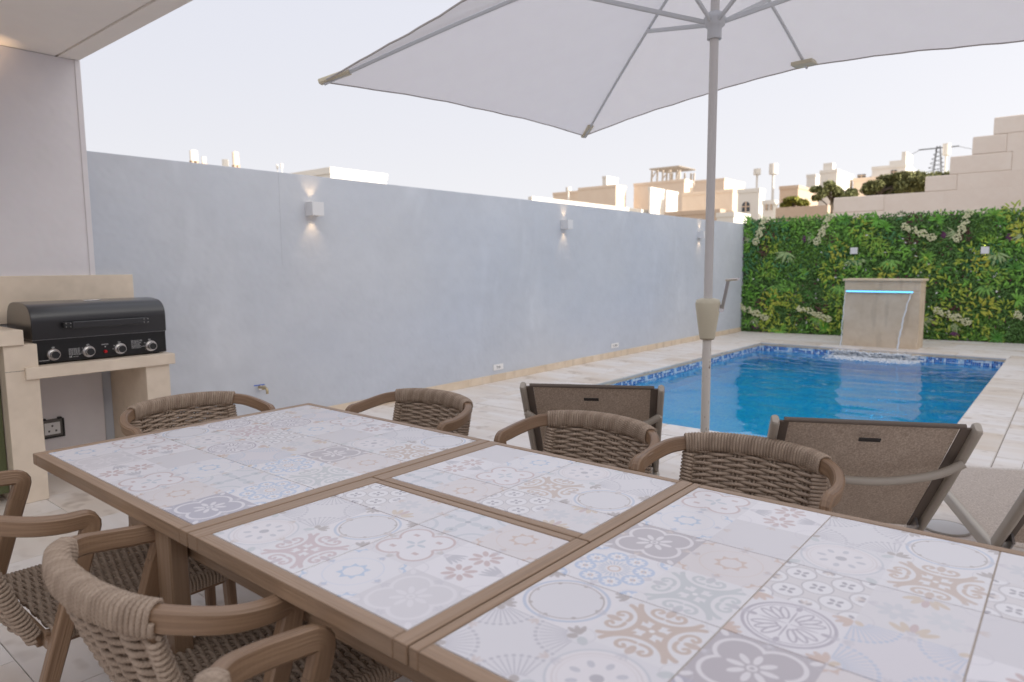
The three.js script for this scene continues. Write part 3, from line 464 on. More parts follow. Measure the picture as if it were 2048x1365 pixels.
  for (const [x, y, rz] of [[1513, 635, 0], [1637, 636, 0], [1910, 646, 0], [1506, 477, -1.5], [1632, 474, -1.4], [1914, 466, -1.4], [1845, 638, 1.3], [2047, 470, -1.4]]) { const t = put('grass_tuft', tuftG, pale, x, y, rz); mesh('purple_tips', purpG, purple, t).position.set(0, -0.15, 0.01); }
  // pale flower sprays: many small blossoms along a stem
  const bl = new THREE.IcosahedronGeometry(1, 0), petal = leafMat([0.66, 0.66, 0.42], 0.7);
  const spray = (len) => merge(Array.from({ length: 170 }, () => { const t = rnd(), g = bl.clone(), r = rnd(0.009, 0.021); g.scale(r, r, r * 0.7); g.rotateX(rnd(0, 3)); g.rotateZ(rnd(0, 3)); g.translate(rnd(-0.065, 0.065) * (0.8 + 0.25 * Math.sin(t * 23)), (t - 0.5) * len, 0.035 + rnd(0, 0.04)); return g; }));
  const sprays = [spray(0.55), spray(0.55)];
  for (const [x0, y0, x1, y1] of [[1532, 434, 1512, 490], [1662, 428, 1633, 490], [1940, 420, 1912, 484], [1478, 612, 1538, 637], [1597, 614, 1664, 640], [1804, 453, 1872, 478], [1868, 620, 1942, 646], [2028, 628, 2090, 650]]) {
    const a = onWall(x0, y0), b = onWall(x1, y1), e = mesh('flower_spray', sprays[x0 % 2], petal, w), d = b.clone().sub(a); e.position.copy(a.add(b).multiplyScalar(0.5)); e.rotation.z = Math.atan2(d.y, d.x) - Math.PI / 2; e.scale.set(1, d.length() / 0.55, 1);
  }
  const red = leafMat([0.11, 0.035, 0.04]);
  for (const [x, y] of [[1540, 470], [1528, 500], [1660, 480], [1830, 440], [1930, 470], [1520, 610], [1645, 615], [1905, 625], [1825, 478]]) put('dark_red_clump', yel[x % 3], red, x, y, rnd(0, 6), 0.6);
  for (const [x, y, l] of [[1710, 502, 'white cube lamp set in the plant wall above the water wall'], [1970, 501, 'white cube lamp set in the plant wall among yellow leaves']]) { const q = onWall(x, y); w.updateMatrixWorld(); const p = w.localToWorld(V(q.x, q.y, 0.04)); cubeLamp(p, ang, l, 0.035); }
}

// ================================================================ dining table
const TY = 0.75, TZ0 = -0.667, TZ1 = -1.69;
// printed designs: 16 tiles of 2 x 2 motifs in one sheet
const DESIGNS = [
  ['fans', 'rings', 'plate', 'scrollB'], ['blossom', 'scrollG', 'quatre', 'starO'], ['starB', 'pale', 'lobes', 'flowers'],
  ['quatreP', 'fansB', 'quatre', 'starO'], ['medal', 'fansB', 'ovals', 'petals'], ['rings', 'scrollB', 'fans', 'plate'],
  ['rings', 'scrollR', 'fans', 'plate'], ['starB', 'palequatre', 'lobes', 'flowers'], ['ovals', 'petals', 'ovals', 'petals'],
  ['cross', 'starO', 'cross', 'starO'], ['flowers', 'lobes', 'pale', 'starB'], ['plate', 'rings', 'medal', 'scrollR'],
  ['ovals', 'medal', 'petals', 'fansB'], ['starO', 'quatreP', 'cross', 'blossom'], ['scrollB', 'plate', 'rings', 'fans'], ['blossom', 'fans', 'scrollG', 'medal'],
];   // [near first, near second, far first, far second]
const printTex = canvasTex(2048, 2048, (c) => {
  const INK = { g: '#b3b2b8', dg: '#8f8c96', t: '#a0968f', b: '#afbed2', br: '#bfa590', r: '#bfa29c', o: '#c8a894', gg: '#bcc2c2', p: '#a29aa3', w: '#eceaea', y: '#cdb79a' };
  const dot = (x, y, r, f) => { c.fillStyle = f; c.beginPath(); c.arc(x, y, r, 0, 7); c.fill(); };
  const ring = (x, y, r, w, s) => { c.strokeStyle = s; c.lineWidth = w; c.beginPath(); c.arc(x, y, r, 0, 7); c.stroke(); };
  const pet = (x, y, a, r0, r1, w, f) => { c.save(); c.translate(x, y); c.rotate(a); c.fillStyle = f; c.beginPath(); c.ellipse((r0 + r1) / 2, 0, (r1 - r0) / 2, w, 0, 0, 7); c.fill(); c.restore(); };
  const flower = (x, y, n, r0, r1, w, f, a0 = 0) => { for (let i = 0; i < n; i++) pet(x, y, a0 + i * 2 * Math.PI / n, r0, r1, w, f); };
  const fan = (x, y, a, r, f, n = 9, sw = 1.5) => { for (let i = 0; i < n; i++) { const q = a + (i / (n - 1) - 0.5) * sw; c.strokeStyle = f; c.lineWidth = 0.028; c.beginPath(); c.moveTo(x + Math.cos(q) * r * 0.3, y + Math.sin(q) * r * 0.3); c.lineTo(x + Math.cos(q) * r * 0.92, y + Math.sin(q) * r * 0.92); c.stroke(); dot(x + Math.cos(q) * r, y + Math.sin(q) * r, 0.045, f); } };
  const corners = (f) => { for (const sx of [-1, 1]) for (const sy of [-1, 1]) f(sx, sy, Math.atan2(-sy, -sx)); };
  const bg = (f) => { c.fillStyle = f; c.fillRect(-1, -1, 2, 2); };
  const quat = (r, off, f) => { c.fillStyle = f; for (const [x, y] of [[off, off], [-off, off], [off, -off], [-off, -off]]) { c.beginPath(); c.arc(x, y, r, 0, 7); c.fill(); } c.fillRect(-off - r * 0.5, -off - r * 0.5, 2 * off + r, 2 * off + r); };
  const scroll = (f) => {
    bg('#e6e3e3');
    for (let i = 0; i < 4; i++) {
      c.save(); c.rotate(i * Math.PI / 2); c.strokeStyle = f; c.lineCap = 'round';
      c.lineWidth = 0.12; c.beginPath(); c.arc(0, -1.04, 0.7, 0.34, Math.PI - 0.34); c.stroke();
      for (const m of [-1, 1]) { c.lineWidth = 0.085; c.beginPath(); c.moveTo(m * 0.05, -0.56); c.bezierCurveTo(m * 0.3, -0.52, m * 0.42, -0.72, m * 0.3, -0.84); c.bezierCurveTo(m * 0.2, -0.92, m * 0.1, -0.8, m * 0.2, -0.75); c.stroke(); }
      pet(0, 0, -Math.PI / 2, 0.66, 1.0, 0.085, f); pet(0, 0, -Math.PI / 2, 0.06, 0.34, 0.09, f); c.restore();
      pet(0, 0, i * Math.PI / 2 + Math.PI / 4, 0.3, 0.62, 0.06, f);
    }
    dot(0, 0, 0.13, f); dot(0, 0, 0.06, '#efedec');
  };
  const quatre = (base, l) => { bg(base); quat(0.5, 0.36, l); quat(0.41, 0.36, base); flower(0, 0, 8, 0.14, 0.48, 0.07, l); dot(0, 0, 0.1, l); dot(0, 0, 0.05, base); corners((x, y, a) => pet(x * 0.98, y * 0.98, a, 0.04, 0.3, 0.07, l)); for (let i = 0; i < 4; i++) pet(0, 0, i * Math.PI / 2, 0.86, 1.0, 0.05, l); };
  const star = (bgc, f) => { bg(bgc); const st = (x, y, r) => { c.fillStyle = f; for (let i = 0; i < 8; i++) { c.save(); c.translate(x, y); c.rotate(i * Math.PI / 4); c.beginPath(); c.moveTo(r, 0); c.lineTo(r * 0.5, r * 0.34); c.lineTo(r * 0.62, 0); c.lineTo(r * 0.5, -r * 0.34); c.fill(); c.restore(); } }; st(0, 0, 0.42); corners((x, y) => st(x, y, 0.36)); for (const [x, y] of [[0, -0.85], [0, 0.85], [-0.85, 0], [0.85, 0]]) { c.fillStyle = f; c.beginPath(); c.moveTo(x, y - 0.12); c.lineTo(x + 0.09, y); c.lineTo(x, y + 0.05); c.lineTo(x - 0.09, y); c.fill(); } c.strokeStyle = f; c.globalAlpha = 0.35; c.lineWidth = 0.03; ring(0, 0, 0.72, 0.03, f); c.globalAlpha = 1; };
  const MO = {
    fans: () => { bg('#dcdadd'); corners((x, y, a) => { fan(x, y, a, 0.86, INK.g, 10); pet(x, y, a, 0.04, 0.26, 0.09, INK.t); }); },
    fansB: () => { bg('#d9d4d7'); corners((x, y, a) => { fan(x, y, a, 0.84, INK.b, 11); pet(x, y, a, 0.04, 0.26, 0.07, INK.y); }); },
    rings: () => { bg('#dfddde'); corners((x, y, a) => { pet(x, y, a, 0.05, 0.36, 0.1, INK.gg); }); dot(0, 0, 0.93, '#c3c6cb'); dot(0, 0, 0.88, '#e8e4e3'); ring(0, 0, 0.78, 0.035, '#d8cfcd'); ring(0, 0, 0.7, 0.02, '#dcd2d0'); flower(0, 0, 8, 0.34, 0.56, 0.07, '#bcbcc2'); dot(0, 0, 0.13, '#a3a0a6'); },
    plate: () => { bg('#e8e5e6'); corners((x, y, a) => { for (const q of [-0.5, 0, 0.5]) pet(x, y, a + q, 0.03, 0.36, 0.06, INK.t); }); ring(0, 0, 0.9, 0.07, INK.b); ring(0, 0, 0.79, 0.035, INK.t); dot(0, 0, 0.77, '#dddadc'); for (let i = 0; i < 8; i++) { const a = i * Math.PI / 4; dot(Math.cos(a) * 0.77, Math.sin(a) * 0.77, 0.05, INK.t); } },
    scrollB: () => scroll(INK.br), scrollG: () => scroll(INK.gg), scrollR: () => scroll('#c3a9a8'),
    quatre: () => quatre('#a79fa2', '#e2dcdc'), quatreP: () => quatre('#9f9ba8', '#e0dce0'), palequatre: () => quatre('#d2cfd1', '#e2dfe0'),
    blossom: () => { bg('#e9e7e8'); for (let i = 0; i < 24; i++) { const a = i * Math.PI / 12; pet(0, 0, a, 0.2, 0.42, 0.02, INK.b); } ring(0, 0, 0.14, 0.04, INK.o); for (let i = 0; i < 8; i++) { const a = i * Math.PI / 4 + 0.39, x = Math.cos(a) * 0.68, y = Math.sin(a) * 0.68; dot(x, y, 0.26, '#a9c0de'); flower(x, y, 8, 0.05, 0.2, 0.045, '#eeedf0'); ring(x, y, 0.05, 0.03, INK.o); } corners((x, y, a) => { dot(x, y, 0.3, '#a9c0de'); flower(x, y, 8, 0.05, 0.24, 0.05, '#eeedf0'); }); },
    starO: () => star('#dbd3ce', INK.o), starB: () => star('#e6e4e6', '#a4bddb'),
    medal: () => { bg('#e3e0e2'); corners((x, y, a) => { for (const q of [-0.5, 0, 0.5]) pet(x, y, a + q, 0.05, 0.42, 0.07, INK.o); }); dot(0, 0, 0.92, '#e9e6e7'); ring(0, 0, 0.88, 0.07, INK.p); ring(0, 0, 0.78, 0.03, INK.p); for (let i = 0; i < 4; i++) { c.save(); c.rotate(i * Math.PI / 2 + 0.78); for (const q of [-0.42, 0, 0.42]) { c.save(); c.rotate(q * 0.8); c.strokeStyle = INK.p; c.lineWidth = 0.045; c.beginPath(); c.ellipse(0.46, 0, 0.24, 0.075, 0, 0, 7); c.stroke(); c.restore(); } c.restore(); pet(0, 0, i * Math.PI / 2, 0.62, 0.84, 0.06, INK.p); pet(0, 0, i * Math.PI / 2, 0.02, 0.6, 0.02, INK.p); } },
    ovals: () => { bg('#d8d2d0'); for (const [x, y] of [[0, 0], [-1, 0], [1, 0], [0, -1], [0, 1], [-0.5, -0.5], [0.5, -0.5], [-0.5, 0.5], [0.5, 0.5], [-1, -1], [1, -1], [-1, 1], [1, 1]]) { dot(x, y, 0.33, '#eceaea'); ring(x, y, 0.33, 0.03, '#a9a4a6'); flower(x, y, 4, 0.04, 0.19, 0.05, '#8f8a90', Math.PI / 4); } },
    petals: () => { bg('#dbd7d8'); flower(-0.42, 0.1, 8, 0.08, 0.4, 0.08, '#c8cacd'); flower(0.45, -0.05, 8, 0.08, 0.4, 0.08, '#cfd0d3'); for (const [x, y, a] of [[0, -1, Math.PI / 2], [0, 1, -Math.PI / 2]]) for (const q of [-0.9, -0.45, 0, 0.45, 0.9]) pet(x, y, a + q, 0.16, 0.56, 0.075, q ? INK.y : INK.r); },
    flowers: () => { bg('#eae7e8'); for (const [x, y] of [[0, -0.48], [0, 0.48]]) flower(x, y, 8, 0.12, 0.44, 0.075, INK.r); for (const s of [-1, 1]) for (const q of [-0.45, -0.22, 0, 0.22, 0.45]) pet(s, 0, (s > 0 ? Math.PI : 0) + q, 0.2, 0.64, 0.045, INK.g); },
    pale: () => { bg('#d4d0d2'); for (let i = 0; i < 9; i++) { c.strokeStyle = '#d5d1d2'; c.lineWidth = 0.03; c.beginPath(); c.moveTo(-1, -0.8 + i * 0.2); c.quadraticCurveTo(0, -0.9 + i * 0.22, 1, -0.8 + i * 0.2); c.stroke(); } },
    lobes: () => { bg('#dcd9db'); quat(0.47, 0.4, INK.r); quat(0.4, 0.4, '#e9e6e7'); for (const [x, y] of [[0.42, 0.42], [-0.42, 0.42], [0.42, -0.42], [-0.42, -0.42]]) { c.fillStyle = INK.r; c.fillRect(x - 0.09, y - 0.06, 0.18, 0.12); } flower(0, 0, 4, 0.05, 0.34, 0.06, '#b9c2cc'); flower(0, 0, 4, 0.8, 1, 0.08, '#b9c2cc'); },
    cross: () => { bg('#dbdbde'); for (let i = 0; i < 4; i++) { c.save(); c.rotate(i * Math.PI / 2); pet(0, 0, 0, 0.1, 0.5, 0.12, '#bfc6cb'); dot(0.68, 0, 0.18, '#bfc6cb'); dot(0.68, 0, 0.06, '#9aa0a8'); c.strokeStyle = '#bfc6cb'; c.lineWidth = 0.1; c.beginPath(); c.arc(1, 1, 0.55, Math.PI, 1.5 * Math.PI); c.stroke(); c.restore(); } dot(0, 0, 0.09, '#9aa0a8'); },
  };
  DESIGNS.forEach((d, k) => d.forEach((m, q) => {
    const tx = k % 4, ty = Math.floor(k / 4), s = 256; c.save(); c.translate(tx * 512 + (q % 2) * s + s / 2, ty * 512 + (q < 2 ? 1 : 0) * s + s / 2); c.beginPath(); c.rect(-s / 2, -s / 2, s, s); c.clip(); c.scale(s / 2, s / 2); MO[m](); c.globalAlpha = 0.55; for (let i = 0; i < 4; i++) { const a = i * Math.PI / 2; for (const e of [-0.5, 0, 0.5]) pet(Math.cos(a), Math.sin(a), a + Math.PI + e, 0.03, 0.24, 0.035, (q + k) % 3 ? '#b9b6bd' : '#c3ad9f'); ring(Math.cos(a + 0.785) * 1.414, Math.sin(a + 0.785) * 1.414, 0.3 + 0.05 * (k % 3), 0.022, '#c0bcc2'); } c.restore();
  }));
  c.globalAlpha = 0.42; c.fillStyle = '#d9d5d8'; c.fillRect(0, 0, 2048, 2048); c.globalAlpha = 1;
});
{
  const t = group('dining_table'); tag(t, 'long extending dining table with patterned tile top in teak frame', 'table');
  const print = phy({ map: printTex, roughness: 0.27, clearcoat: 0.25, clearcoatRoughness: 0.2 });
  const tile = (x0, x1, z0, z1, k, fz0 = 0, fz1 = 1) => {   // z0 near (larger), z1 far; fz: which share of the design's depth shows
    const g = bx(x0 + 0.0012, x1 - 0.0012, TY - 0.011, TY - 0.0006, z1 + 0.0012, z0 - 0.0012, 0.0012), p = g.attributes.position, uv = g.attributes.uv, tx = k % 4, ty = Math.floor(k / 4);
    for (let i = 0; i < p.count; i++) { const u = (p.getX(i) - x0) / (x1 - x0), v = fz0 + (fz1 - fz0) * (z0 - p.getZ(i)) / (z0 - z1); uv.setXY(i, (tx + 0.004 + 0.992 * u) / 4, 1 - (ty + 1 - (0.004 + 0.992 * v)) / 4); }
    mesh('tile', g, print, t);
  };
  const zs = [-0.7, -1.024, -1.347, -1.664];
  // [design numbers by column, near to far]
  const endR = [[0, 1, 2], [3, 4, 5], [13, 10, 12]];
  const xl = [-2.511, -2.19, -1.862, -1.534], xr = [-0.743, -0.412, -0.09, 0.235];
  for (let i = 0; i < 3; i++) for (let j = 0; j < 3; j++) { tile(xl[i], xl[i + 1], zs[j], zs[j + 1], [[7, 11, 12], [10, 4, 2], [13, 1, 5]][i][j]); tile(xr[i], xr[i + 1], zs[j], zs[j + 1], endR[i][j]); }
  const xm = [-1.447, -1.13, -0.804];
  tile(xm[0], xm[1], -0.7, -1.024, 6); tile(xm[1], xm[2], -0.7, -1.024, 7); tile(xm[0], xm[1], -1.024, -1.16, 8, 0, 0.42); tile(xm[1], xm[2], -1.024, -1.16, 9, 0, 0.42);
  tile(xm[0], xm[1], -1.213, -1.347, 9, 0.1, 0.5); tile(xm[1], xm[2], -1.213, -1.347, 8, 0.05, 0.45); tile(xm[0], xm[1], -1.347, -1.664, 10); tile(xm[1], xm[2], -1.347, -1.664, 14);
  const H0 = TY - 0.036, rail = (x0, x1, z0, z1, h = H0) => mesh('frame_rail', bx(x0, x1, h, TY, z1, z0, 0.003, rnd(0, 3), rnd(0, 3)), M.tableWood, t);
  const railX = (x0, x1, z0, z1) => { const g = bx(x0, x1, H0, TY, z1, z0, 0.003, rnd(0, 3), rnd(0, 3)); mesh('frame_rail', g, M.tableWood, t); };
  const railZ = (x0, x1, z0, z1) => { const g = bx(x0, x1, H0, TY, z1, z0, 0.003), p = g.attributes.position, n = g.attributes.normal, uv = g.attributes.uv, o = rnd(0, 3); for (let i = 0; i < p.count; i++) if (Math.abs(n.getY(i)) > 0.6) uv.setXY(i, p.getZ(i) + o, p.getX(i)); mesh('frame_rail', g, M.tableWood, t); };
  const ends = [[-2.545, -2.512, -1.533, -1.497], [-0.766, -0.744, 0.236, 0.27]];
  for (const [a, b, c, d] of ends) { railZ(a, b, TZ0, TZ1); railZ(c, d, TZ0, TZ1); railX(b, c, TZ0, -0.6988); railX(b, c, -1.6652, TZ1); mesh('tile_bed', bx(b, c, H0 + 0.002, TY - 0.0026, -1.665, -0.699, 0), M.tileGrout, t); }
  for (const [a, b] of [[TZ0, -1.183], [-1.1865, TZ1]]) {
    const n = a === TZ0; const x0 = -1.4935, x1 = -0.7695;
    railZ(x0, -1.448, a, b); railZ(-0.803, x1, a, b); railX(-1.448, -0.803, a, n ? -0.6988 : -1.212); railX(-1.448, -0.803, n ? -1.1612 : -1.6652, b); mesh('tile_bed', bx(-1.448, -0.803, H0 + 0.002, TY - 0.0026, n ? -1.161 : -1.665, n ? -0.699 : -1.212, 0), M.tileGrout, t);
  }
  // apron and flat legs under the middle
  mesh('apron', merge([bx(-2.0, -0.27, 0.63, H0 - 0.001, -0.76, -0.735, 0.002), bx(-2.0, -0.27, 0.63, H0 - 0.001, -1.62, -1.595, 0.002), bx(-1.72, -1.695, 0.63, H0 - 0.001, -1.594, -0.761, 0.002), bx(-0.575, -0.55, 0.63, H0 - 0.001, -1.594, -0.761, 0.002)]), M.tableWood, t);
  for (const x of [-1.675, -0.6]) for (const z of [-0.705, -1.655]) mesh('leg', bar(V(x, 0, z), V(x, H0 - 0.001, z), 0.1, 0.045, 0.004, V(0, 0, 1)), M.tableWood, t);
}

// ================================================================ rope armchairs
const chair0 = (() => {
  const c = group('rope_armchair'); c.userData.category = 'chair'; c.userData.group = 'rope armchairs round the dining table';
  // back and arm rail: a horseshoe in plan, rising to the back (origin: floor under the seat, +z is forward)
  const half = [[0.284, 0.69, -0.145], [0.292, 0.693, -0.2], [0.287, 0.703, -0.265], [0.256, 0.72, -0.335], [0.19, 0.73, -0.388], [0.1, 0.736, -0.416], [0, 0.738, -0.424]];
  const ctrl = [...half, ...half.slice(0, -1).reverse().map(([x, y, z]) => [-x, y, z])].map((a) => V(...a));
  const curve = new THREE.CatmullRomCurve3(ctrl, false, 'centripetal'), RW = 0.03, RH = 0.046;
  const armHalf = (m) => { const up = []; for (let i = 0; i <= 40; i++) { const p = curve.getPointAt(0.5 - 0.5 * i / 40); up.push(V(m * p.x, p.y, p.z)); } const cut = up.filter((p) => p.z < -0.185); return [...cut, ...spline([V(m * 0.289, 0.6915, -0.172), V(m * 0.286, 0.6885, -0.152), V(m * 0.2845, 0.677, -0.1405), V(m * 0.284, 0.655, -0.1445), V(m * 0.2838, 0.62, -0.156)], 10)]; };
  mesh('arm_rail', merge([1, -1].map((m) => sweep(armHalf(m), rrect(RW, RH, 0.005, 1), { up: null, smooth: false }))), M.wood, c);
  for (const s of [-1, 1]) {
    // arm end turns down into the raked rear leg
    mesh('rear_leg', sweep(line(V(s * 0.2838, 0.6202, -0.1562), V(s * 0.277, 0, -0.352), 10), rrect(0.046, 0.03, 0.005, 1), { up: V(1, 0, 0), scale: (t) => 1 - 0.15 * t, smooth: false }), M.wood, c);
    mesh('front_leg', sweep(line(V(s * 0.22, 0.4, 0.252), V(s * 0.222, 0, 0.268), 3), rrect(0.038, 0.032, 0.006, 1), { up: V(0, 0, 1), scale: (t) => 1 - 0.18 * t, smooth: false }), M.wood, c);
    mesh('side_rail', bx(s * 0.21, s * 0.236, 0.355, 0.4, -0.25, 0.234, 0.004, s, 0), M.wood, c);
    mesh('leg_spacer', bx(s * 0.237, s * 0.264, 0.362, 0.392, -0.252, -0.222, 0.003), M.wood, c);
  }
  mesh('front_rail', bx(-0.201, 0.201, 0.352, 0.392, 0.234, 0.262, 0.004), M.wood, c);
  mesh('rear_rail', bx(-0.209, 0.209, 0.355, 0.395, -0.262, -0.236, 0.004), M.wood, c);
  // rope wound round the back of the rail
  const nT = 46, t0 = 0.255, t1 = 0.745, helix = [];
  for (let i = 0; i <= nT * 14; i++) {
    const f = i / (nT * 14), t = t0 + (t1 - t0) * f, p = curve.getPointAt(t), tg = curve.getTangentAt(t), s = tg.clone().cross(V(0, 1, 0)).normalize(), u = s.clone().cross(tg), a = i / 14 * 2 * Math.PI;
    const ca = Math.cos(a), sa = Math.sin(a), q = 1 / Math.pow(Math.abs(ca / 0.0205) ** 4 + Math.abs(sa / 0.0285) ** 4, 0.25);
    helix.push(p.addScaledVector(s, ca * q).addScaledVector(u, sa * q));
  }
  const wrap = group('rope_wrap', c); mesh('rope', tube(helix, 0.0056, 6), M.rope, wrap);
  // woven back between two wound posts
  const back = group('woven_back', c), top = (f) => { const p = curve.getPointAt(0.5 + (f - 0.5) * 0.46); return p; };
  const wBot = 0.212, surf = (f, h) => { const a = top(f), b = V((f < 0.5 ? 1 : -1) * Math.abs(0.5 - f) * 2 * wBot, 0.375, -0.262 - 0.018 * (1 - (2 * f - 1) ** 2)); a.y -= 0.012; const p = b.lerp(a, h); p.z -= 0.012 * Math.sin(h * Math.PI); return p; };
  const nrm = (f, h) => { const e = 0.01; return surf(Math.min(1, f + e), h).sub(surf(Math.max(0, f - e), h)).cross(surf(f, Math.min(1, h + e)).sub(surf(f, Math.max(0, h - e)))).normalize(); };
  for (const f of [0, 1]) {
    mesh('post', tube(Array.from({ length: 9 }, (_, i) => surf(f, i / 8)), 0.011, 8), M.wood, back);
    const hp = [], turns = 27; for (let i = 0; i <= turns * 10; i++) { const h = 0.03 + 0.9 * i / (turns * 10), p = surf(f, h), n = nrm(f, h), a = i / 10 * 2 * Math.PI, s = V(f ? -1 : 1, 0, 0); hp.push(p.addScaledVector(s, Math.cos(a) * 0.0165).addScaledVector(n, Math.sin(a) * 0.0165)); }
    mesh('rope', tube(hp, 0.0058, 6), M.rope, back);
  }
  const cols = 7, fc = (k) => 0.5 + (k - (cols - 1) / 2) * 0.129;
  for (let k = 0; k < cols; k++) for (const d of [-0.011, 0.011]) { const pts = []; for (let i = 0; i <= 20; i++) { const h = i / 20 * 0.99; pts.push(surf(fc(k) + d * (1.4), h)); } mesh('rope', tube(pts, 0.0042, 5), M.rope, back); }
  const rows = 33;
  for (let r = 0; r < rows; r++) {
    const h = 0.03 + 0.93 * (r + 0.5) / rows, pts = [];
    for (let i = 0; i <= 64; i++) { const f = 0.0 + i / 64, n = nrm(f, h), ph = Math.cos((f - fc(0)) / 0.129 * Math.PI); const amp = 0.0098 * (r % 2 ? 1 : -1) * ph; const w = Math.sin(f * Math.PI) > 0.06 ? 1 : 0.4; pts.push(surf(f, h).addScaledVector(n, amp * w).add(V(0, 0.0012 * Math.sin(f * 40 + r), 0))); }
    mesh('rope', tube(pts, 0.0061, 6), M.rope, back);
  }
  // woven seat, ropes carried over the side rails
  const seat = group('woven_seat', c), sz0 = -0.236, sz1 = 0.246, sag = (x, z) => 0.404 - 0.012 * Math.cos(x / 0.23 * 1.57) * Math.cos((z - 0.01) / 0.25 * 1.57);
  const nx = 46, zc = (k) => sz0 + (sz1 - sz0) * (k + 0.5) / nx, nz = 9, xc = (k) => -0.18 + 0.36 * k / (nz - 1);
  for (let k = 0; k < nx; k++) {
    const z = zc(k), pts = [V(-0.2405, 0.368, z), V(-0.2415, 0.395, z), V(-0.232, 0.4065, z)];
    for (let i = 0; i <= 54; i++) { const x = -0.215 + 0.43 * i / 54, ph = Math.cos((x - xc(0)) / 0.045 * Math.PI); pts.push(V(x, sag(x, z) + (k % 2 ? 1 : -1) * 0.0075 * ph * (Math.abs(x) > 0.2 ? 0.4 : 1), z)); }
    pts.push(V(0.232, 0.4065, z), V(0.2415, 0.395, z), V(0.2405, 0.368, z));
    mesh('rope', tube(pts, 0.0058, 5), M.rope, seat);
  }
  for (let k = 0; k < nz; k++) for (const d of [-0.0055, 0.0055]) { const x = xc(k) + d, pts = [V(x, 0.36, sz1 + 0.022), V(x, 0.392, sz1 + 0.022)]; for (let i = 24; i >= 0; i--) { const z = sz0 + (sz1 - sz0) * i / 24; pts.push(V(x, sag(x, z), z)); } mesh('rope', tube(pts, 0.0046, 5), M.rope, seat); }
  return c;
})();
{
  const spots = [[-2.66, -1.37, Math.PI / 2 - 0.02], [-2.22, -1.745, 0.03], [-1.365, -1.785, 0.02], [-0.775, -1.785, 0.03], [-2.236, -0.767, Math.PI], [-1.43, -0.845, Math.PI], [-0.706, -0.805, Math.PI]];
  const L = ['rope armchair at the table end, its back to the barbecue counter', 'rope armchair across the table between garden tap and sun loungers', 'rope armchair across the table with a sun lounger back just behind it', 'rope armchair across the table with the parasol pole behind it',
    'rope armchair on the porch side, tucked under the table corner by the barbecue', 'rope armchair on the porch side, its thick rope wound back fully in view', 'rope armchair on the porch side showing mainly its curved wooden arm'];
  spots.forEach(([x, z, a], i) => { const o = i ? clone(chair0) : chair0; o.userData.label = L[i]; o.position.set(x, 0, z); o.rotation.y = a; });
}

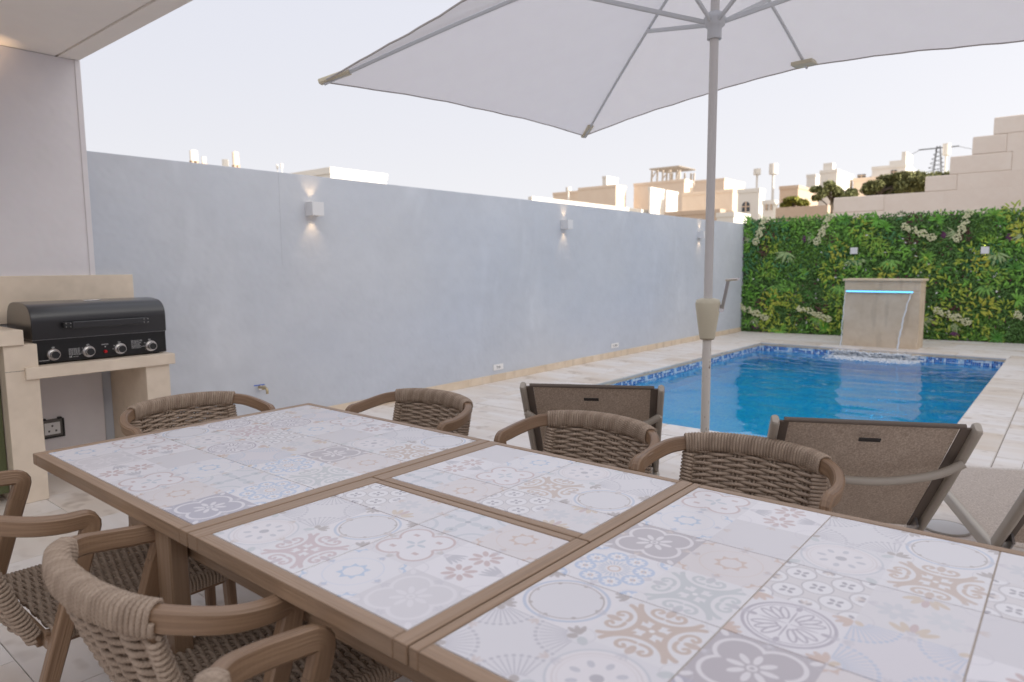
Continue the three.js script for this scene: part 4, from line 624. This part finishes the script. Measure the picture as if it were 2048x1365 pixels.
// ================================================================ sun loungers
function lounger(hx, hz, yaw, tilt, label) {   // origin: floor under the hinge; local -z runs to the feet
  const g = group('sun_lounger'); tag(g, label, 'sun lounger', 'taupe sling sun loungers by the pool'); g.position.set(hx, 0, hz); g.rotation.y = yaw;
  const W = 0.287, h = 0.33, prof = rrect(0.03, 0.052, 0.012, 3);
  for (const s of [-1, 1]) {
    mesh('side_rail', sweep(spline([V(s * W, h, 0.55), V(s * W, h, 0), V(s * W, h, -0.9), V(s * W, h - 0.015, -1.2), V(s * W, h - 0.06, -1.28)], 24), prof), M.taupe, g);
    mesh('leg', sweep([V(s * W, h - 0.02, 0.44), V(s * W, 0, 0.5)], rrect(0.028, 0.045, 0.01, 2), { up: V(1, 0, 0) }), M.taupe, g);
    mesh('leg', sweep([V(s * W, h - 0.02, -0.98), V(s * W, 0, -1.06)], rrect(0.028, 0.045, 0.01, 2), { up: V(1, 0, 0) }), M.taupe, g);
  }
  for (const [y, z, r] of [[h - 0.045, -1.24, 0.014], [h - 0.01, 0.5, 0.016], [h - 0.02, 0.02, 0.014]]) mesh('cross_bar', rod(V(-W, y, z), V(W, y, z), r), M.taupe, g);
  const sheet = (L0, L1, at, wd) => { const nx = 8, ny = 24, p = [], ix = [], uv = []; for (const top of [0, 1]) for (let j = 0; j <= ny; j++) for (let i = 0; i <= nx; i++) { const q = at((i / nx * 2 - 1), j / ny); q.y += (top ? 0.0012 : -0.0012); p.push(q.x, q.y, q.z); uv.push((i / nx) * wd, L0 + (L1 - L0) * j / ny); } const N = (nx + 1) * (ny + 1); for (let j = 0; j < ny; j++) for (let i = 0; i < nx; i++) { const a = j * (nx + 1) + i; ix.push(a, a + 1, a + nx + 1, a + 1, a + nx + 2, a + nx + 1); ix.push(N + a, N + a + nx + 1, N + a + 1, N + a + 1, N + a + nx + 1, N + a + nx + 2); } const b = new THREE.BufferGeometry(); b.setAttribute('position', new THREE.Float32BufferAttribute(p, 3)); b.setAttribute('uv', new THREE.Float32BufferAttribute(uv, 2)); b.setIndex(ix); b.computeVertexNormals(); return b; };
  mesh('seat_sling', sheet(0, 1.22, (u, v) => V(u * (W - 0.012), h + 0.012 - 0.012 * (1 - u * u) - (v > 0.92 ? (v - 0.92) * 0.5 : 0), -0.03 - 1.2 * v), 0.62), M.sling, g);
  // raised backrest: rails, sling, dark gap strips, bowed support bar, handle slot
  const b = group('backrest', g), Lb = 0.7, ca = Math.cos(tilt), sa = Math.sin(tilt), on = (u, d, o = 0) => V(u, h + 0.03 + d * 0.94 * sa + o * ca, 0.02 + d * 0.94 * ca - o * sa);
  for (const s of [-1, 1]) {
    mesh('back_rail', sweep([0, 0.2, 0.4, 0.6, 0.66, 0.69, 0.7].map((d, i) => on(s * (W - 0.002), d, 0.02 * (d / 0.7) ** 2)), rrect(0.026, 0.044, 0.012, 3), { up: V(0, ca, -sa), scale: (t) => t > 0.99 ? 0.72 : 1 }), M.taupe, b);
    mesh('edge_strip', sweep([0.02, 0.3, 0.6, 0.685].map((d) => on(s * (W - 0.0275), d, 0.004 + 0.02 * (d / 0.7) ** 2)), rrect(0.034, 0.006, 0.002, 1), { up: V(0, ca, -sa) }), std({ color: lin(0.14, 0.11, 0.088), roughness: 0.6 }), b);
  }
  mesh('back_sling', sheet(0, 0.68, (u, v) => on(u * (W - 0.044), 0.01 + v * 0.675, 0.008 - 0.012 * (1 - u * u) * Math.sin(v * Math.PI) + 0.02 * (v) ** 2), 0.58), M.sling, b);
  mesh('top_hem', sweep(line(on(-(W - 0.03), 0.688, 0.027), on(W - 0.03, 0.688, 0.027), 6), circle(0.008, 8)), std({ color: lin(0.14, 0.11, 0.088), roughness: 0.7 }), b);
  mesh('support_bar', tube(spline([on(-(W), 0.53, -0.012), on(-W * 0.8, 0.49, -0.03), on(-W * 0.4, 0.455, -0.045), on(0, 0.445, -0.05), on(W * 0.4, 0.455, -0.045), on(W * 0.8, 0.49, -0.03), on(W, 0.53, -0.012)], 30), 0.0145, 12), M.taupe, b);
  mesh('handle_slot', sweep([on(-0.031, 0.625, 0.002), on(0.031, 0.625, 0.002)], rrect(0.018, 0.006, 0.003, 2), { up: V(0, ca, -sa) }), M.dark, b);
  for (const s of [-1, 1]) mesh('hinge_plate', bar(on(s * (W - 0.03), -0.03, -0.01), on(s * (W - 0.03), 0.09, -0.01), 0.008, 0.05, 0.002, V(0, ca, -sa)), M.steel, b);
  return g;
}
lounger(-0.667, -2.718, 0.458, 0.80, 'taupe sling sun lounger behind the parasol pole with its backrest raised');
lounger(-1.765, -2.767, 0.52, 0.78, 'taupe sling sun lounger standing between two rope armchairs and the pool');
lounger(0.09, -2.96, 0.36, 0.78, 'taupe sling sun lounger beside the floor drain cover with pale seat');
{
  const d = group('drain_cover'); tag(d, 'round white plastic drain cover set in the terrace floor', 'drain cover'); const q = hit(1893, 1058, 'y', 0); d.position.set(q.x, 0.001, q.z);
  mesh('lid', new THREE.CylinderGeometry(0.098, 0.1, 0.008, 32).translate(0, 0.004, 0), M.white, d); mesh('rim', new THREE.TorusGeometry(0.104, 0.006, 6, 36).rotateX(Math.PI / 2).translate(0, 0.003, 0), std({ color: lin(0.5, 0.48, 0.44), roughness: 0.6 }), d);
}

// ================================================================ parasol
{
  const P = group('parasol'); tag(P, 'large rectangular off-white parasol on a pale crank pole over the terrace', 'parasol'); P.position.set(-1.272, 0, -2.907); P.rotation.y = -0.085;   // local x long, z short
  const rustTex = tex(256, 512, (u, v) => { const n = fbm(u, v, 24, 40, 3, 1), m = fbm(u, v, 4, 3, 2, 2); const r = n > 0.8 - 0.1 * (v < 0.45 ? m : 0) ? 1 : 0; return mixc([0.84, 0.82, 0.79], [0.36, 0.24, 0.16], r * 0.9); });
  mesh('base', merge([new THREE.CylinderGeometry(0.19, 0.2, 0.055, 32).translate(0, 0.0285, 0), new THREE.CylinderGeometry(0.032, 0.036, 0.3, 16).translate(0, 0.2, 0)]), std({ color: lin(0.32, 0.31, 0.3), roughness: 0.8 }), P);
  mesh('lower_pole', new THREE.CylinderGeometry(0.0196, 0.0196, 0.82, 20).translate(0, 0.67, 0), std({ map: rustTex, roughness: 0.45 }), P);
  mesh('upper_pole', new THREE.CylinderGeometry(0.0188, 0.0188, 1.72, 20).translate(0, 1.9, 0), std({ color: lin(0.62, 0.6, 0.58), roughness: 0.4 }), P);
  const cb = mesh('crank_housing', new THREE.LatheGeometry([[0.0, 1.0], [0.03, 1.0], [0.034, 1.01], [0.05, 1.12], [0.055, 1.16], [0.05, 1.178], [0.03, 1.184], [0, 1.184]].map((a) => new THREE.Vector2(...a)), 20), M.cream, P);
  const cr = group('crank_handle', P); const hp = V(0.026, 1.14, -0.03);
  mesh('boss', rod(hp.clone(), hp.clone().add(V(0.03, 0, 0.012)), 0.018, 14), M.chrome, cr);
  mesh('crank_arm', bar(hp.clone().add(V(0.034, 0, 0.013)), hp.clone().add(V(0.06, 0.125, 0.013)), 0.006, 0.016, 0.002, V(1, 0, 0)), M.steel, cr);
  mesh('grip', rod(hp.clone().add(V(0.05, 0.125, 0.012)), hp.clone().add(V(0.115, 0.13, 0.03)), 0.007, 10), M.chrome, cr);
  mesh('runner', new THREE.LatheGeometry([[0.021, 2.29], [0.03, 2.29], [0.03, 2.335], [0.042, 2.345], [0.046, 2.375], [0.036, 2.395], [0.026, 2.4], [0.021, 2.4]].map((a) => new THREE.Vector2(...a)), 20), M.frameGrey, P);
  mesh('top_hub', new THREE.CylinderGeometry(0.04, 0.045, 0.06, 16).translate(0, 2.765, 0), M.frameGrey, P);
  const a = 1.0, b = 1.5, hc = 2.213, hm = 2.374, ap = V(0, 2.775, 0);
  const tips = [V(-b, hc, a), V(-b, hc, -a), V(0, hm, -a), V(b, hc, -a), V(b, hc, a), V(0, hm, a)];
  const bow = (t, tip) => { const p = ap.clone().lerp(tip, t); p.y += 0.025 * Math.sin(Math.PI * t) - 0.012; return p; };
  tips.forEach((tip, i) => {
    const mid = i === 2 || i === 5, rib = mesh('rib', sweep(Array.from({ length: 9 }, (_, k) => bow(0.01 + 0.985 * k / 8, tip)), rrect(0.011, 0.017, 0.003, 1)), M.frameGrey, P);
    const j = bow(mid ? 0.5 : 0.4, tip), d = V(tip.x, 0, tip.z).normalize(), s0 = V(0, 2.362, 0).addScaledVector(d, 0.04); j.y -= 0.008;
    mesh('strut', sweep([s0, j], rrect(0.012, 0.02, 0.003, 1)), M.frameGrey, P);
    const e = tip.clone().addScaledVector(d, -0.09); e.y += (mid ? 0.036 : 0.026);
    mesh('tip_pocket', mid ? merge([bx(-0.055, 0.055, hm - 0.006, hm + 0.014, tip.z - 0.004, tip.z - Math.sign(tip.z) * 0.085, 0.004)]) : bar(tip.clone().addScaledVector(d, 0.012), e.clone().addScaledVector(d, -0.05).add(V(0, 0.014, 0)), 0.04, 0.024, 0.006), M.cream, P);
  });
  const pos = [], uv = [], idx = [], nS = 26, nT = 22;
  tips.forEach((A, i) => {
    const B = tips[(i + 1) % 6], o = pos.length / 3;
    for (let s = 0; s <= nS; s++) for (let t = 0; t <= nT; t++) {
      const S = s / nS, T = t / nT, ra = bow(S, A), rb = bow(S, B), p = ra.lerp(rb, T), q = 4 * T * (1 - T); p.y += 0.013;
      p.lerp(ap, 0.032 * q * S * S); p.y -= 0.018 * q * Math.sin(S * Math.PI) ; p.y += (0.0022 * Math.sin(S * 23 + T * 13) + 0.002 * Math.sin(T * 41 + S * 5) * S) * q;
      pos.push(p.x, p.y, p.z); uv.push(p.x, p.z);
    }
    for (let s = 0; s < nS; s++) for (let t = 0; t < nT; t++) { const k = o + s * (nT + 1) + t; idx.push(k, k + 1, k + nT + 1, k + 1, k + nT + 2, k + nT + 1); }
  });
  const cg = new THREE.BufferGeometry(); cg.setAttribute('position', new THREE.Float32BufferAttribute(pos, 3)); cg.setAttribute('uv', new THREE.Float32BufferAttribute(uv, 2)); cg.setIndex(idx); cg.computeVertexNormals();
  const fab = tex(256, 256, (u, v) => { const n = 0.5 + 0.18 * Math.sin(u * 128 * 6.28) + 0.18 * Math.sin(v * 128 * 6.28) + (fbm(u, v, 4, 4, 4, 1) - 0.5) * 0.5; return mixc([0.92, 0.91, 0.92], [0.95, 0.945, 0.955], n); }, { repeat: [3, 3] });
  const can = mesh('canopy', cg, phy({ map: fab, roughness: 0.98, transmission: 0.5, thickness: 0, side: THREE.DoubleSide }), P);
  const hem = []; tips.forEach((A, i) => { const o = i * (nS + 1) * (nT + 1) + nS * (nT + 1); const pts = []; for (let t = 0; t <= nT; t++) pts.push(V(pos[(o + t) * 3], pos[(o + t) * 3 + 1], pos[(o + t) * 3 + 2])); hem.push(tube(pts, 0.0045, 5)); });
  mesh('hem', merge(hem), std({ color: lin(0.5, 0.48, 0.47), roughness: 0.8 }), can);
}

// ================================================================ what stands beyond the walls
const sunlitWhite = std({ color: lin(0.76, 0.72, 0.66), roughness: 0.95 }), pale = std({ color: lin(0.72, 0.69, 0.64), roughness: 0.9 }), tan = std({ map: limeTex, color: lin(0.96, 0.89, 0.81), roughness: 0.95 }), brown = std({ map: limeTex, color: lin(0.66, 0.58, 0.51), roughness: 0.95 }), glass = std({ color: lin(0.05, 0.06, 0.07), roughness: 0.15 });  // first, palest one: sunlight put into the wall colour; also white roof fittings
// stepped limestone wall of the next plot, laid in single blocks
{
  const Z = -16.2, w = group('stepped_stone_wall'); tag(w, 'pale limestone party wall rising in steps above the plant wall', 'wall');
  const y = (px, py) => hit(px, py, 'z', Z), lv = [[y(1668, 394).x, y(1760, 390).y], [y(1851, 360).x, y(1870, 352).y], [y(1901, 320).x, y(1920, 312).y], [y(1946, 280).x, y(1965, 272).y], [y(1989, 240).x, y(2015, 232).y]];
  const yTop = lv.map((l) => l[1]), step = (yTop[4] - yTop[0]) / 4, cuts = [-0.3]; let k = yTop[0]; const below = []; while (k > 0.2) { below.unshift(k); k -= step; } cuts.push(...below, ...yTop.slice(1));
  for (let i = 0; i + 1 < cuts.length; i++) {
    const a = cuts[i], b = cuts[i + 1]; let xs = lv[0][0]; for (let q = 0; q < 5; q++) if (b > yTop[q] + 0.01) xs = lv[Math.min(4, q + 1)][0];
    if (i === 0) { mesh('footing', bx(xs, 6.44, a, b - 0.002, Z - 0.28, Z, 0.004), M.lime, w); continue; }
    let x = xs, first = true; while (x < 6.44) { const e = Math.min(6.44, x + (first ? 0.55 + (i % 2) * 0.45 : 1.05)); mesh('stone_block', bx(x + 0.0002, e - 0.0002, a, b - 0.0003, Z - 0.28 + rnd(0, 0.002), Z + rnd(-0.001, 0.001), first && b > yTop[0] - 0.1 ? 0.02 : 0.0012, rnd(0, 2), rnd(0, 2)), M.lime, w); x = e; first = false; }
  }
}
// a building block: pixels give its corner and extents on the plane z = -D
function block(name, label, category, { xl, xc, xr, yt, D, mat = tan, win = [], depth, cap = true, base = -0.3 }) {
  const C = hit(xc, yt, 'z', -D), A = hit(xl, yt, 'z', -D), zb = xr ? hit(xr, yt, 'x', C.x).z : -D - (depth ?? 6), g = group(name); tag(g, label, category, 'houses on the skyline');
  mesh('wall', bx(A.x, C.x, base, C.y - (cap ? 0.25 : 0), zb, -D, 0.01), mat, g);
  if (cap) mesh('parapet', bx(A.x - 0.04, C.x + 0.04, C.y - 0.25, C.y, zb - 0.04, -D + 0.04, 0.01), mat, g);
  for (const [x0, y0, x1, y1, arch] of win) {
    const a = hit(x0, y1, 'z', -D + 0.03), b = hit(x1, y0, 'z', -D + 0.03), wd = b.x - a.x, h = b.y - a.y, s = new THREE.Shape();
    if (arch) { s.moveTo(-wd / 2, 0); s.lineTo(-wd / 2, h - wd / 2); s.absarc(0, h - wd / 2, wd / 2, Math.PI, 0, true); s.lineTo(wd / 2, 0); } else { s.moveTo(-wd / 2, 0); s.lineTo(-wd / 2, h); s.lineTo(wd / 2, h); s.lineTo(wd / 2, 0); }
    const fr = s.clone(); const gl = mesh('window', new THREE.ExtrudeGeometry(s, { depth: 0.06, bevelEnabled: false }).translate((a.x + b.x) / 2, a.y, -D - 0.03), glass, g);
    mesh('glazing_bar', merge([bx((a.x + b.x) / 2 - 0.04, (a.x + b.x) / 2 + 0.04, a.y, b.y, -D + 0.03, -D + 0.07, 0), bx(a.x, b.x, a.y + h * 0.45, a.y + h * 0.45 + 0.07, -D + 0.03, -D + 0.065, 0)]), brown, gl);
  }
  return { g, C, A, zb };
}
block('long_white_house', 'long low sunlit white building along the top of grey wall', 'house', { xl: 1058, xc: 1064, xr: 1440, yt: 393, D: 34, mat: sunlitWhite });
block('roof_house', 'low tan roof storey with a thin white flue at its edge', 'house', { xl: 1106, xc: 1160, xr: 1168, yt: 381, D: 60 });
block('roof_house', 'tan house carrying a sunlit white rooftop room', 'house', { xl: 1157, xc: 1232, xr: 1252, yt: 369, D: 56, base: -0.3 });
block('roof_house', 'small sunlit white rooftop room on the skyline', 'house', { xl: 1205, xc: 1213, xr: 1236, yt: 352, D: 66, mat: sunlitWhite });
block('roof_house', 'broad tan house under the timber roof pergola', 'house', { xl: 1268, xc: 1369, xr: 1386, yt: 358, D: 58 });
block('stair_room', 'white sunlit stair room beside the broad tan house', 'house', { xl: 1298, xc: 1301, xr: 1329, yt: 374, D: 48, mat: sunlitWhite });
block('stair_room', 'lower white sunlit stair room in front of the broad tan house', 'house', { xl: 1331, xc: 1333, xr: 1356, yt: 380, D: 46, mat: sunlitWhite });
block('roof_house', 'tan house partly hidden behind the parasol pole', 'house', { xl: 1370, xc: 1449, xr: 1490, yt: 356, D: 70 });
block('terrace_house', 'wide tan terrace house low behind the parasol pole', 'house', { xl: 1365, xc: 1466, xr: 1480, yt: 378, D: 50 });
block('tiled_roof_shed', 'low sloping shed roof just above the grey wall', 'shed', { xl: 1330, xc: 1440, xr: 1466, yt: 418, D: 38, mat: brown });
block('arched_house', 'pale house with arched windows above the plant wall corner', 'house', { xl: 1476, xc: 1519, xr: 1530, yt: 376, D: 44, mat: sunlitWhite, win: [[1484, 403, 1500, 424, true]] });
block('balcony_house', 'white scalloped balcony front below the arched house', 'house', { xl: 1434, xc: 1468, xr: 1500, yt: 424, D: 36, mat: sunlitWhite });
block('arched_house', 'sunlit white house with round headed windows beside the low stone wall', 'house', { xl: 1526, xc: 1548, xr: 1556, yt: 400, D: 40, mat: sunlitWhite, win: [[1531, 408, 1536, 421, true], [1541, 408, 1545, 420, true]] });
block('roof_house', 'brown stone house with small dark window', 'house', { xl: 1560, xc: 1597, xr: 1638, yt: 370, D: 52, mat: brown, win: [[1576, 393, 1582, 401]] });
block('roof_house', 'sunlit white box room above the brown stone house', 'house', { xl: 1614, xc: 1632, xr: 1647, yt: 348, D: 64, mat: sunlitWhite });
const chim = block('roof_house', 'cream house with a small chimney behind the olive tree', 'house', { xl: 1641, xc: 1675, xr: 1707, yt: 338, D: 58, mat: sunlitWhite });
mesh('chimney', bx(chim.C.x - 1.1, chim.C.x - 0.4, chim.C.y, chim.C.y + 0.55, -59, -58.2, 0.01), sunlitWhite, chim.g);
block('roof_house', 'long tan house beside the pine trees', 'house', { xl: 1708, xc: 1768, xr: 1790, yt: 352, D: 62, win: [[1715, 348, 1732, 356]] });
const tow = block('tower_house', 'cream house with stepped chimney tower on the skyline', 'house', { xl: 1745, xc: 1812, xr: 1832, yt: 328, D: 66, mat: sunlitWhite, win: [[1782, 340, 1794, 349]] });
{ const t1 = hit(1818, 302, 'z', -66), x0 = hit(1804, 302, 'z', -66).x; mesh('chimney_tower', bx(x0, tow.C.x - 0.02, tow.C.y, t1.y, -69, -66.1, 0.02), sunlitWhite, tow.g); mesh('tower_step', bx(x0 - 0.9, x0, tow.C.y, tow.C.y + (t1.y - tow.C.y) * 0.35, -68.6, -66.12, 0.02), sunlitWhite, tow.g); }
block('low_stone_wall', 'low rough stone wall just above the plant wall', 'wall', { xl: 1552, xc: 1656, xr: 1662, yt: 410, D: 30, mat: brown, cap: false });
block('white_roof_house', 'white roof slab showing over the grey wall beside the first lamp', 'house', { xl: 566, xc: 660, xr: 772, yt: 334, D: 16, mat: sunlitWhite, depth: 8 });
// roof pergola with braces
{
  const D = -58, p = (x, y) => hit(x, y, 'z', D), g = group('roof_pergola'); tag(g, 'timber roof pergola with diagonal braces on the broad tan house', 'pergola');
  const m = std({ color: lin(0.55, 0.48, 0.4), roughness: 0.9 });
  const xs = [1293, 1304, 1315, 1330, 1343, 1349];
  for (const x of xs) { const a = p(x, 359), b = p(x + 1, 338); mesh('post', bar(V(a.x, a.y - 0.2, D - 1), V(b.x, b.y, D - 1), 0.14, 0.14, 0.01, V(0, 0, 1)), m, g); mesh('rear_post', bar(V(a.x, a.y - 0.2, D - 4), V(b.x, b.y, D - 4), 0.14, 0.14, 0.01, V(0, 0, 1)), m, g); }
  for (let i = 0; i < 5; i += 2) { const a = p(xs[i], 357), b = p(xs[i + 1], 340); mesh('brace', bar(V(a.x, a.y, D - 0.9), V(b.x, b.y, D - 0.9), 0.1, 0.1, 0.01, V(0, 0, 1)), m, g); }
  const a = p(1290, 338), b = p(1351, 338); mesh('roof_slats', merge(Array.from({ length: 9 }, (_, i) => bx(a.x, b.x, a.y, a.y + 0.12, D - 4.2 + i * 0.4, D - 4.05 + i * 0.4, 0))), m, g);
}
// roof furniture: water tanks, flues and masts standing on the roofs
const rooftop = (name, label, cat, px, y0, y1, D, r, mat, shape = 'tank') => {
  const a = hit(px, y1, 'z', -D), b = hit(px, y0, 'z', -D), g = group(name); tag(g, label, cat, 'roof tanks and masts'); g.position.set(a.x, a.y, -D); const h = b.y - a.y;
  if (shape === 'tank') { mesh('tank', new THREE.CylinderGeometry(r, r, h * 0.72, 18).translate(0, h * 0.62, 0), mat, g); mesh('tank_lid', new THREE.CylinderGeometry(r * 0.5, r, h * 0.06, 18).translate(0, h * 1.0, 0), mat, g); for (const [x, z] of [[1, 1], [-1, 1], [1, -1], [-1, -1]]) mesh('stand_leg', rod(V(x * r * 0.6, -1.2, z * r * 0.6), V(x * r * 0.6, h * 0.27, z * r * 0.6), 0.06, 6), brown, g); } else { mesh('mast', rod(V(0, -1.5, 0), V(0, h, 0), r * 0.3, 8), pale, g); mesh('antenna_panel', new THREE.CylinderGeometry(r, r, h * 0.4, 10).translate(0, h * 0.8, 0), mat, g); }
};
// the roof that the tanks stand on, hidden below the wall's top edge
block('tank_roof_house', 'flat roofed house carrying water tanks behind the grey wall', 'house', { xl: 340, xc: 505, xr: 540, yt: 344, D: 12, mat: sunlitWhite, cap: false });
rooftop('water_tank', 'larger round white roof water tank on brown legs', 'water tank', 388, 301, 330, 14, 0.16, sunlitWhite);
rooftop('water_tank', 'tiny round roof tank beside the larger white one', 'water tank', 408, 314, 332, 14.4, 0.09, sunlitWhite);
rooftop('water_tank', 'squat white roof tank beside the tall flue', 'water tank', 451, 319, 340, 14, 0.12, sunlitWhite);
rooftop('roof_flue', 'tall tan flue pipe beside the squat roof tank', 'flue', 472, 304, 340, 14, 0.12, tan);
rooftop('vent_pipe', 'thin white vent pipe over the grey wall', 'vent pipe', 555, 329, 350, 15, 0.04, sunlitWhite, 'mast');
rooftop('vent_pipe', 'slightly taller thin white vent pipe beside its twin', 'vent pipe', 564, 327, 350, 15, 0.05, sunlitWhite, 'mast');
rooftop('roof_flue', 'thin white flue on the low tan roof storey', 'flue', 1137, 375, 394, 59, 0.3, sunlitWhite, 'mast');
rooftop('antenna_mast', 'white panel antenna mast above the arched house', 'mast', 1514, 338, 368, 60, 0.3, sunlitWhite, 'mast');
rooftop('antenna_mast', 'taller white panel antenna mast beside the brown stone house', 'mast', 1546, 328, 380, 60, 0.36, sunlitWhite, 'mast');
rooftop('white_mast', 'plain white mast beside the lattice pylon', 'mast', 1891, 288, 345, 70, 0.3, sunlitWhite, 'mast');
{
  const D = -75, a = hit(1875, 345, 'z', D), b = hit(1874, 293, 'z', D), g = group('lattice_pylon'); tag(g, 'dark lattice power pylon with wires on the skyline', 'pylon'); const m = std({ color: lin(0.16, 0.16, 0.17), roughness: 0.6 }), h = b.y - a.y;
  g.position.set(a.x, a.y, D); const W = (t) => 0.75 - 0.62 * t;
  for (const [x, z] of [[1, 1], [-1, 1], [1, -1], [-1, -1]]) mesh('leg', bar(V(x * W(-0.6), -a.y - 0.3, z * W(-0.6)), V(x * W(1), h, z * W(1)), 0.06, 0.06, 0.01, V(0, 0, 1)), m, g);
  const st = []; for (let i = 0; i < 6; i++) for (const s of [-1, 1]) st.push(bar(V(-s * W(i / 6), h * i / 6, W(i / 6)), V(s * W((i + 1) / 6), h * (i + 1) / 6, W((i + 1) / 6)), 0.045, 0.045, 0.005, V(0, 0, 1))); mesh('lattice', merge(st), m, g);
  mesh('cross_arm', bar(V(-1.6, h * 0.93, 0), V(1.6, h * 0.93, 0), 0.1, 0.1, 0.01), m, g);
  for (const s of [-1, 1]) mesh('wire', tube(Array.from({ length: 17 }, (_, i) => { const t = i / 16; return V(s * 1.5 - t * 16 * (s < 0 ? 1 : -0.7), h * 0.93 - Math.sin(t * Math.PI / 2) * (s < 0 ? 4.2 : 2), -t * 8); }), 0.022, 4), m, g);
}
// trees: trunk, limbs and leaf clumps
function tree(name, label, px, pyTop, pyLow, D, rx, c, dens = 1, lean = 0) {
  const top = hit(px, pyTop, 'z', -D), low = hit(px, pyLow, 'z', -D), g = group(name); tag(g, label, 'tree'); g.position.set(top.x, -0.3, -D); const H = top.y + 0.3, cy0 = low.y + 0.3, bark = std({ color: lin(0.13, 0.1, 0.075), roughness: 0.95 });
  const trunk = spline([V(0, 0, 0), V(0.1, cy0 * 0.5, 0.05), V(-0.05, cy0, 0), V(0.1, (cy0 + H) / 2, 0)], 12); const limbs = [sweep(trunk, circle(0.16, 8), { up: null, scale: (t) => 1 - 0.65 * t })], ends = [];
  for (let i = 0; i < 16; i++) { const f = rnd(0.6, 1), p = trunk[Math.floor(f * 12)], a = rnd(0, 6.28), r = rx * rnd(0.35, 0.95), e = V(Math.cos(a) * r, cy0 + (H - cy0) * rnd(0.1, 0.95) * (1 - 0.35 * (r / rx) ** 2), Math.sin(a) * r * 0.8); ends.push(e); limbs.push(sweep(spline([p, p.clone().lerp(e, 0.5).add(V(0, 0.12, 0)), e], 5), circle(0.05, 5), { up: null, scale: (t) => 1 - 0.7 * t })); }
  mesh('trunk', merge(limbs), bark, g);
  const n = Math.floor(3800 * dens), lg = new THREE.BufferGeometry(); lg.setAttribute('position', new THREE.Float32BufferAttribute([-0.5, 0, 0, 0.5, 0, 0.15, 0, 1, 0, 0, -0.6, 0], 3)); lg.setIndex([0, 1, 2, 0, 3, 1]); lg.computeVertexNormals();
  const im = new THREE.InstancedMesh(lg, std({ color: 0xffffff, roughness: 0.8, side: THREE.DoubleSide }), n), o = new THREE.Object3D(), col = new THREE.Color();
  for (let k = 0; k < n; k++) { const e = ends[Math.floor(rnd() * ends.length)], r = Math.cbrt(rnd()) * rx * 0.3; const d = V(rnd(-1, 1), rnd(-1, 1), rnd(-1, 1)).normalize(); o.position.copy(e).addScaledVector(d, r); o.position.y = Math.min(H, e.y + d.y * r * 0.6); o.rotation.set(rnd(0, 6), rnd(0, 6), rnd(0, 6)); o.scale.setScalar(rnd(0.06, 0.15)); o.updateMatrix(); im.setMatrixAt(k, o.matrix); const b = rnd(0.6, 1.4); col.setRGB(c[0] * b, c[1] * b, c[2] * b); im.setColorAt(k, col); }
  im.name = 'crown'; im.userData.kind = 'stuff'; shade(im); g.add(im);
}
tree('olive_tree', 'grey green olive tree beside the sunlit cream house', 1668, 361, 404, 40, 1.0, [0.2, 0.21, 0.08]);
tree('pine_tree', 'olive toned pine next to the stepped limestone wall', 1872, 334, 384, 44, 1.5, [0.17, 0.17, 0.06], 1.3);
tree('pine_tree', 'lower spreading pine in front of the tower house', 1815, 348, 388, 42, 1.7, [0.17, 0.17, 0.06], 1.4);
tree('pine_tree', 'small pine at the end of the row by the long tan house', 1765, 362, 388, 41, 1.1, [0.16, 0.165, 0.06]);
tree('citrus_bush', 'yellow green bush beside the brown stone house', 1590, 395, 412, 33, 0.6, [0.2, 0.2, 0.03], 0.6);

renderer.render(scene, camera);
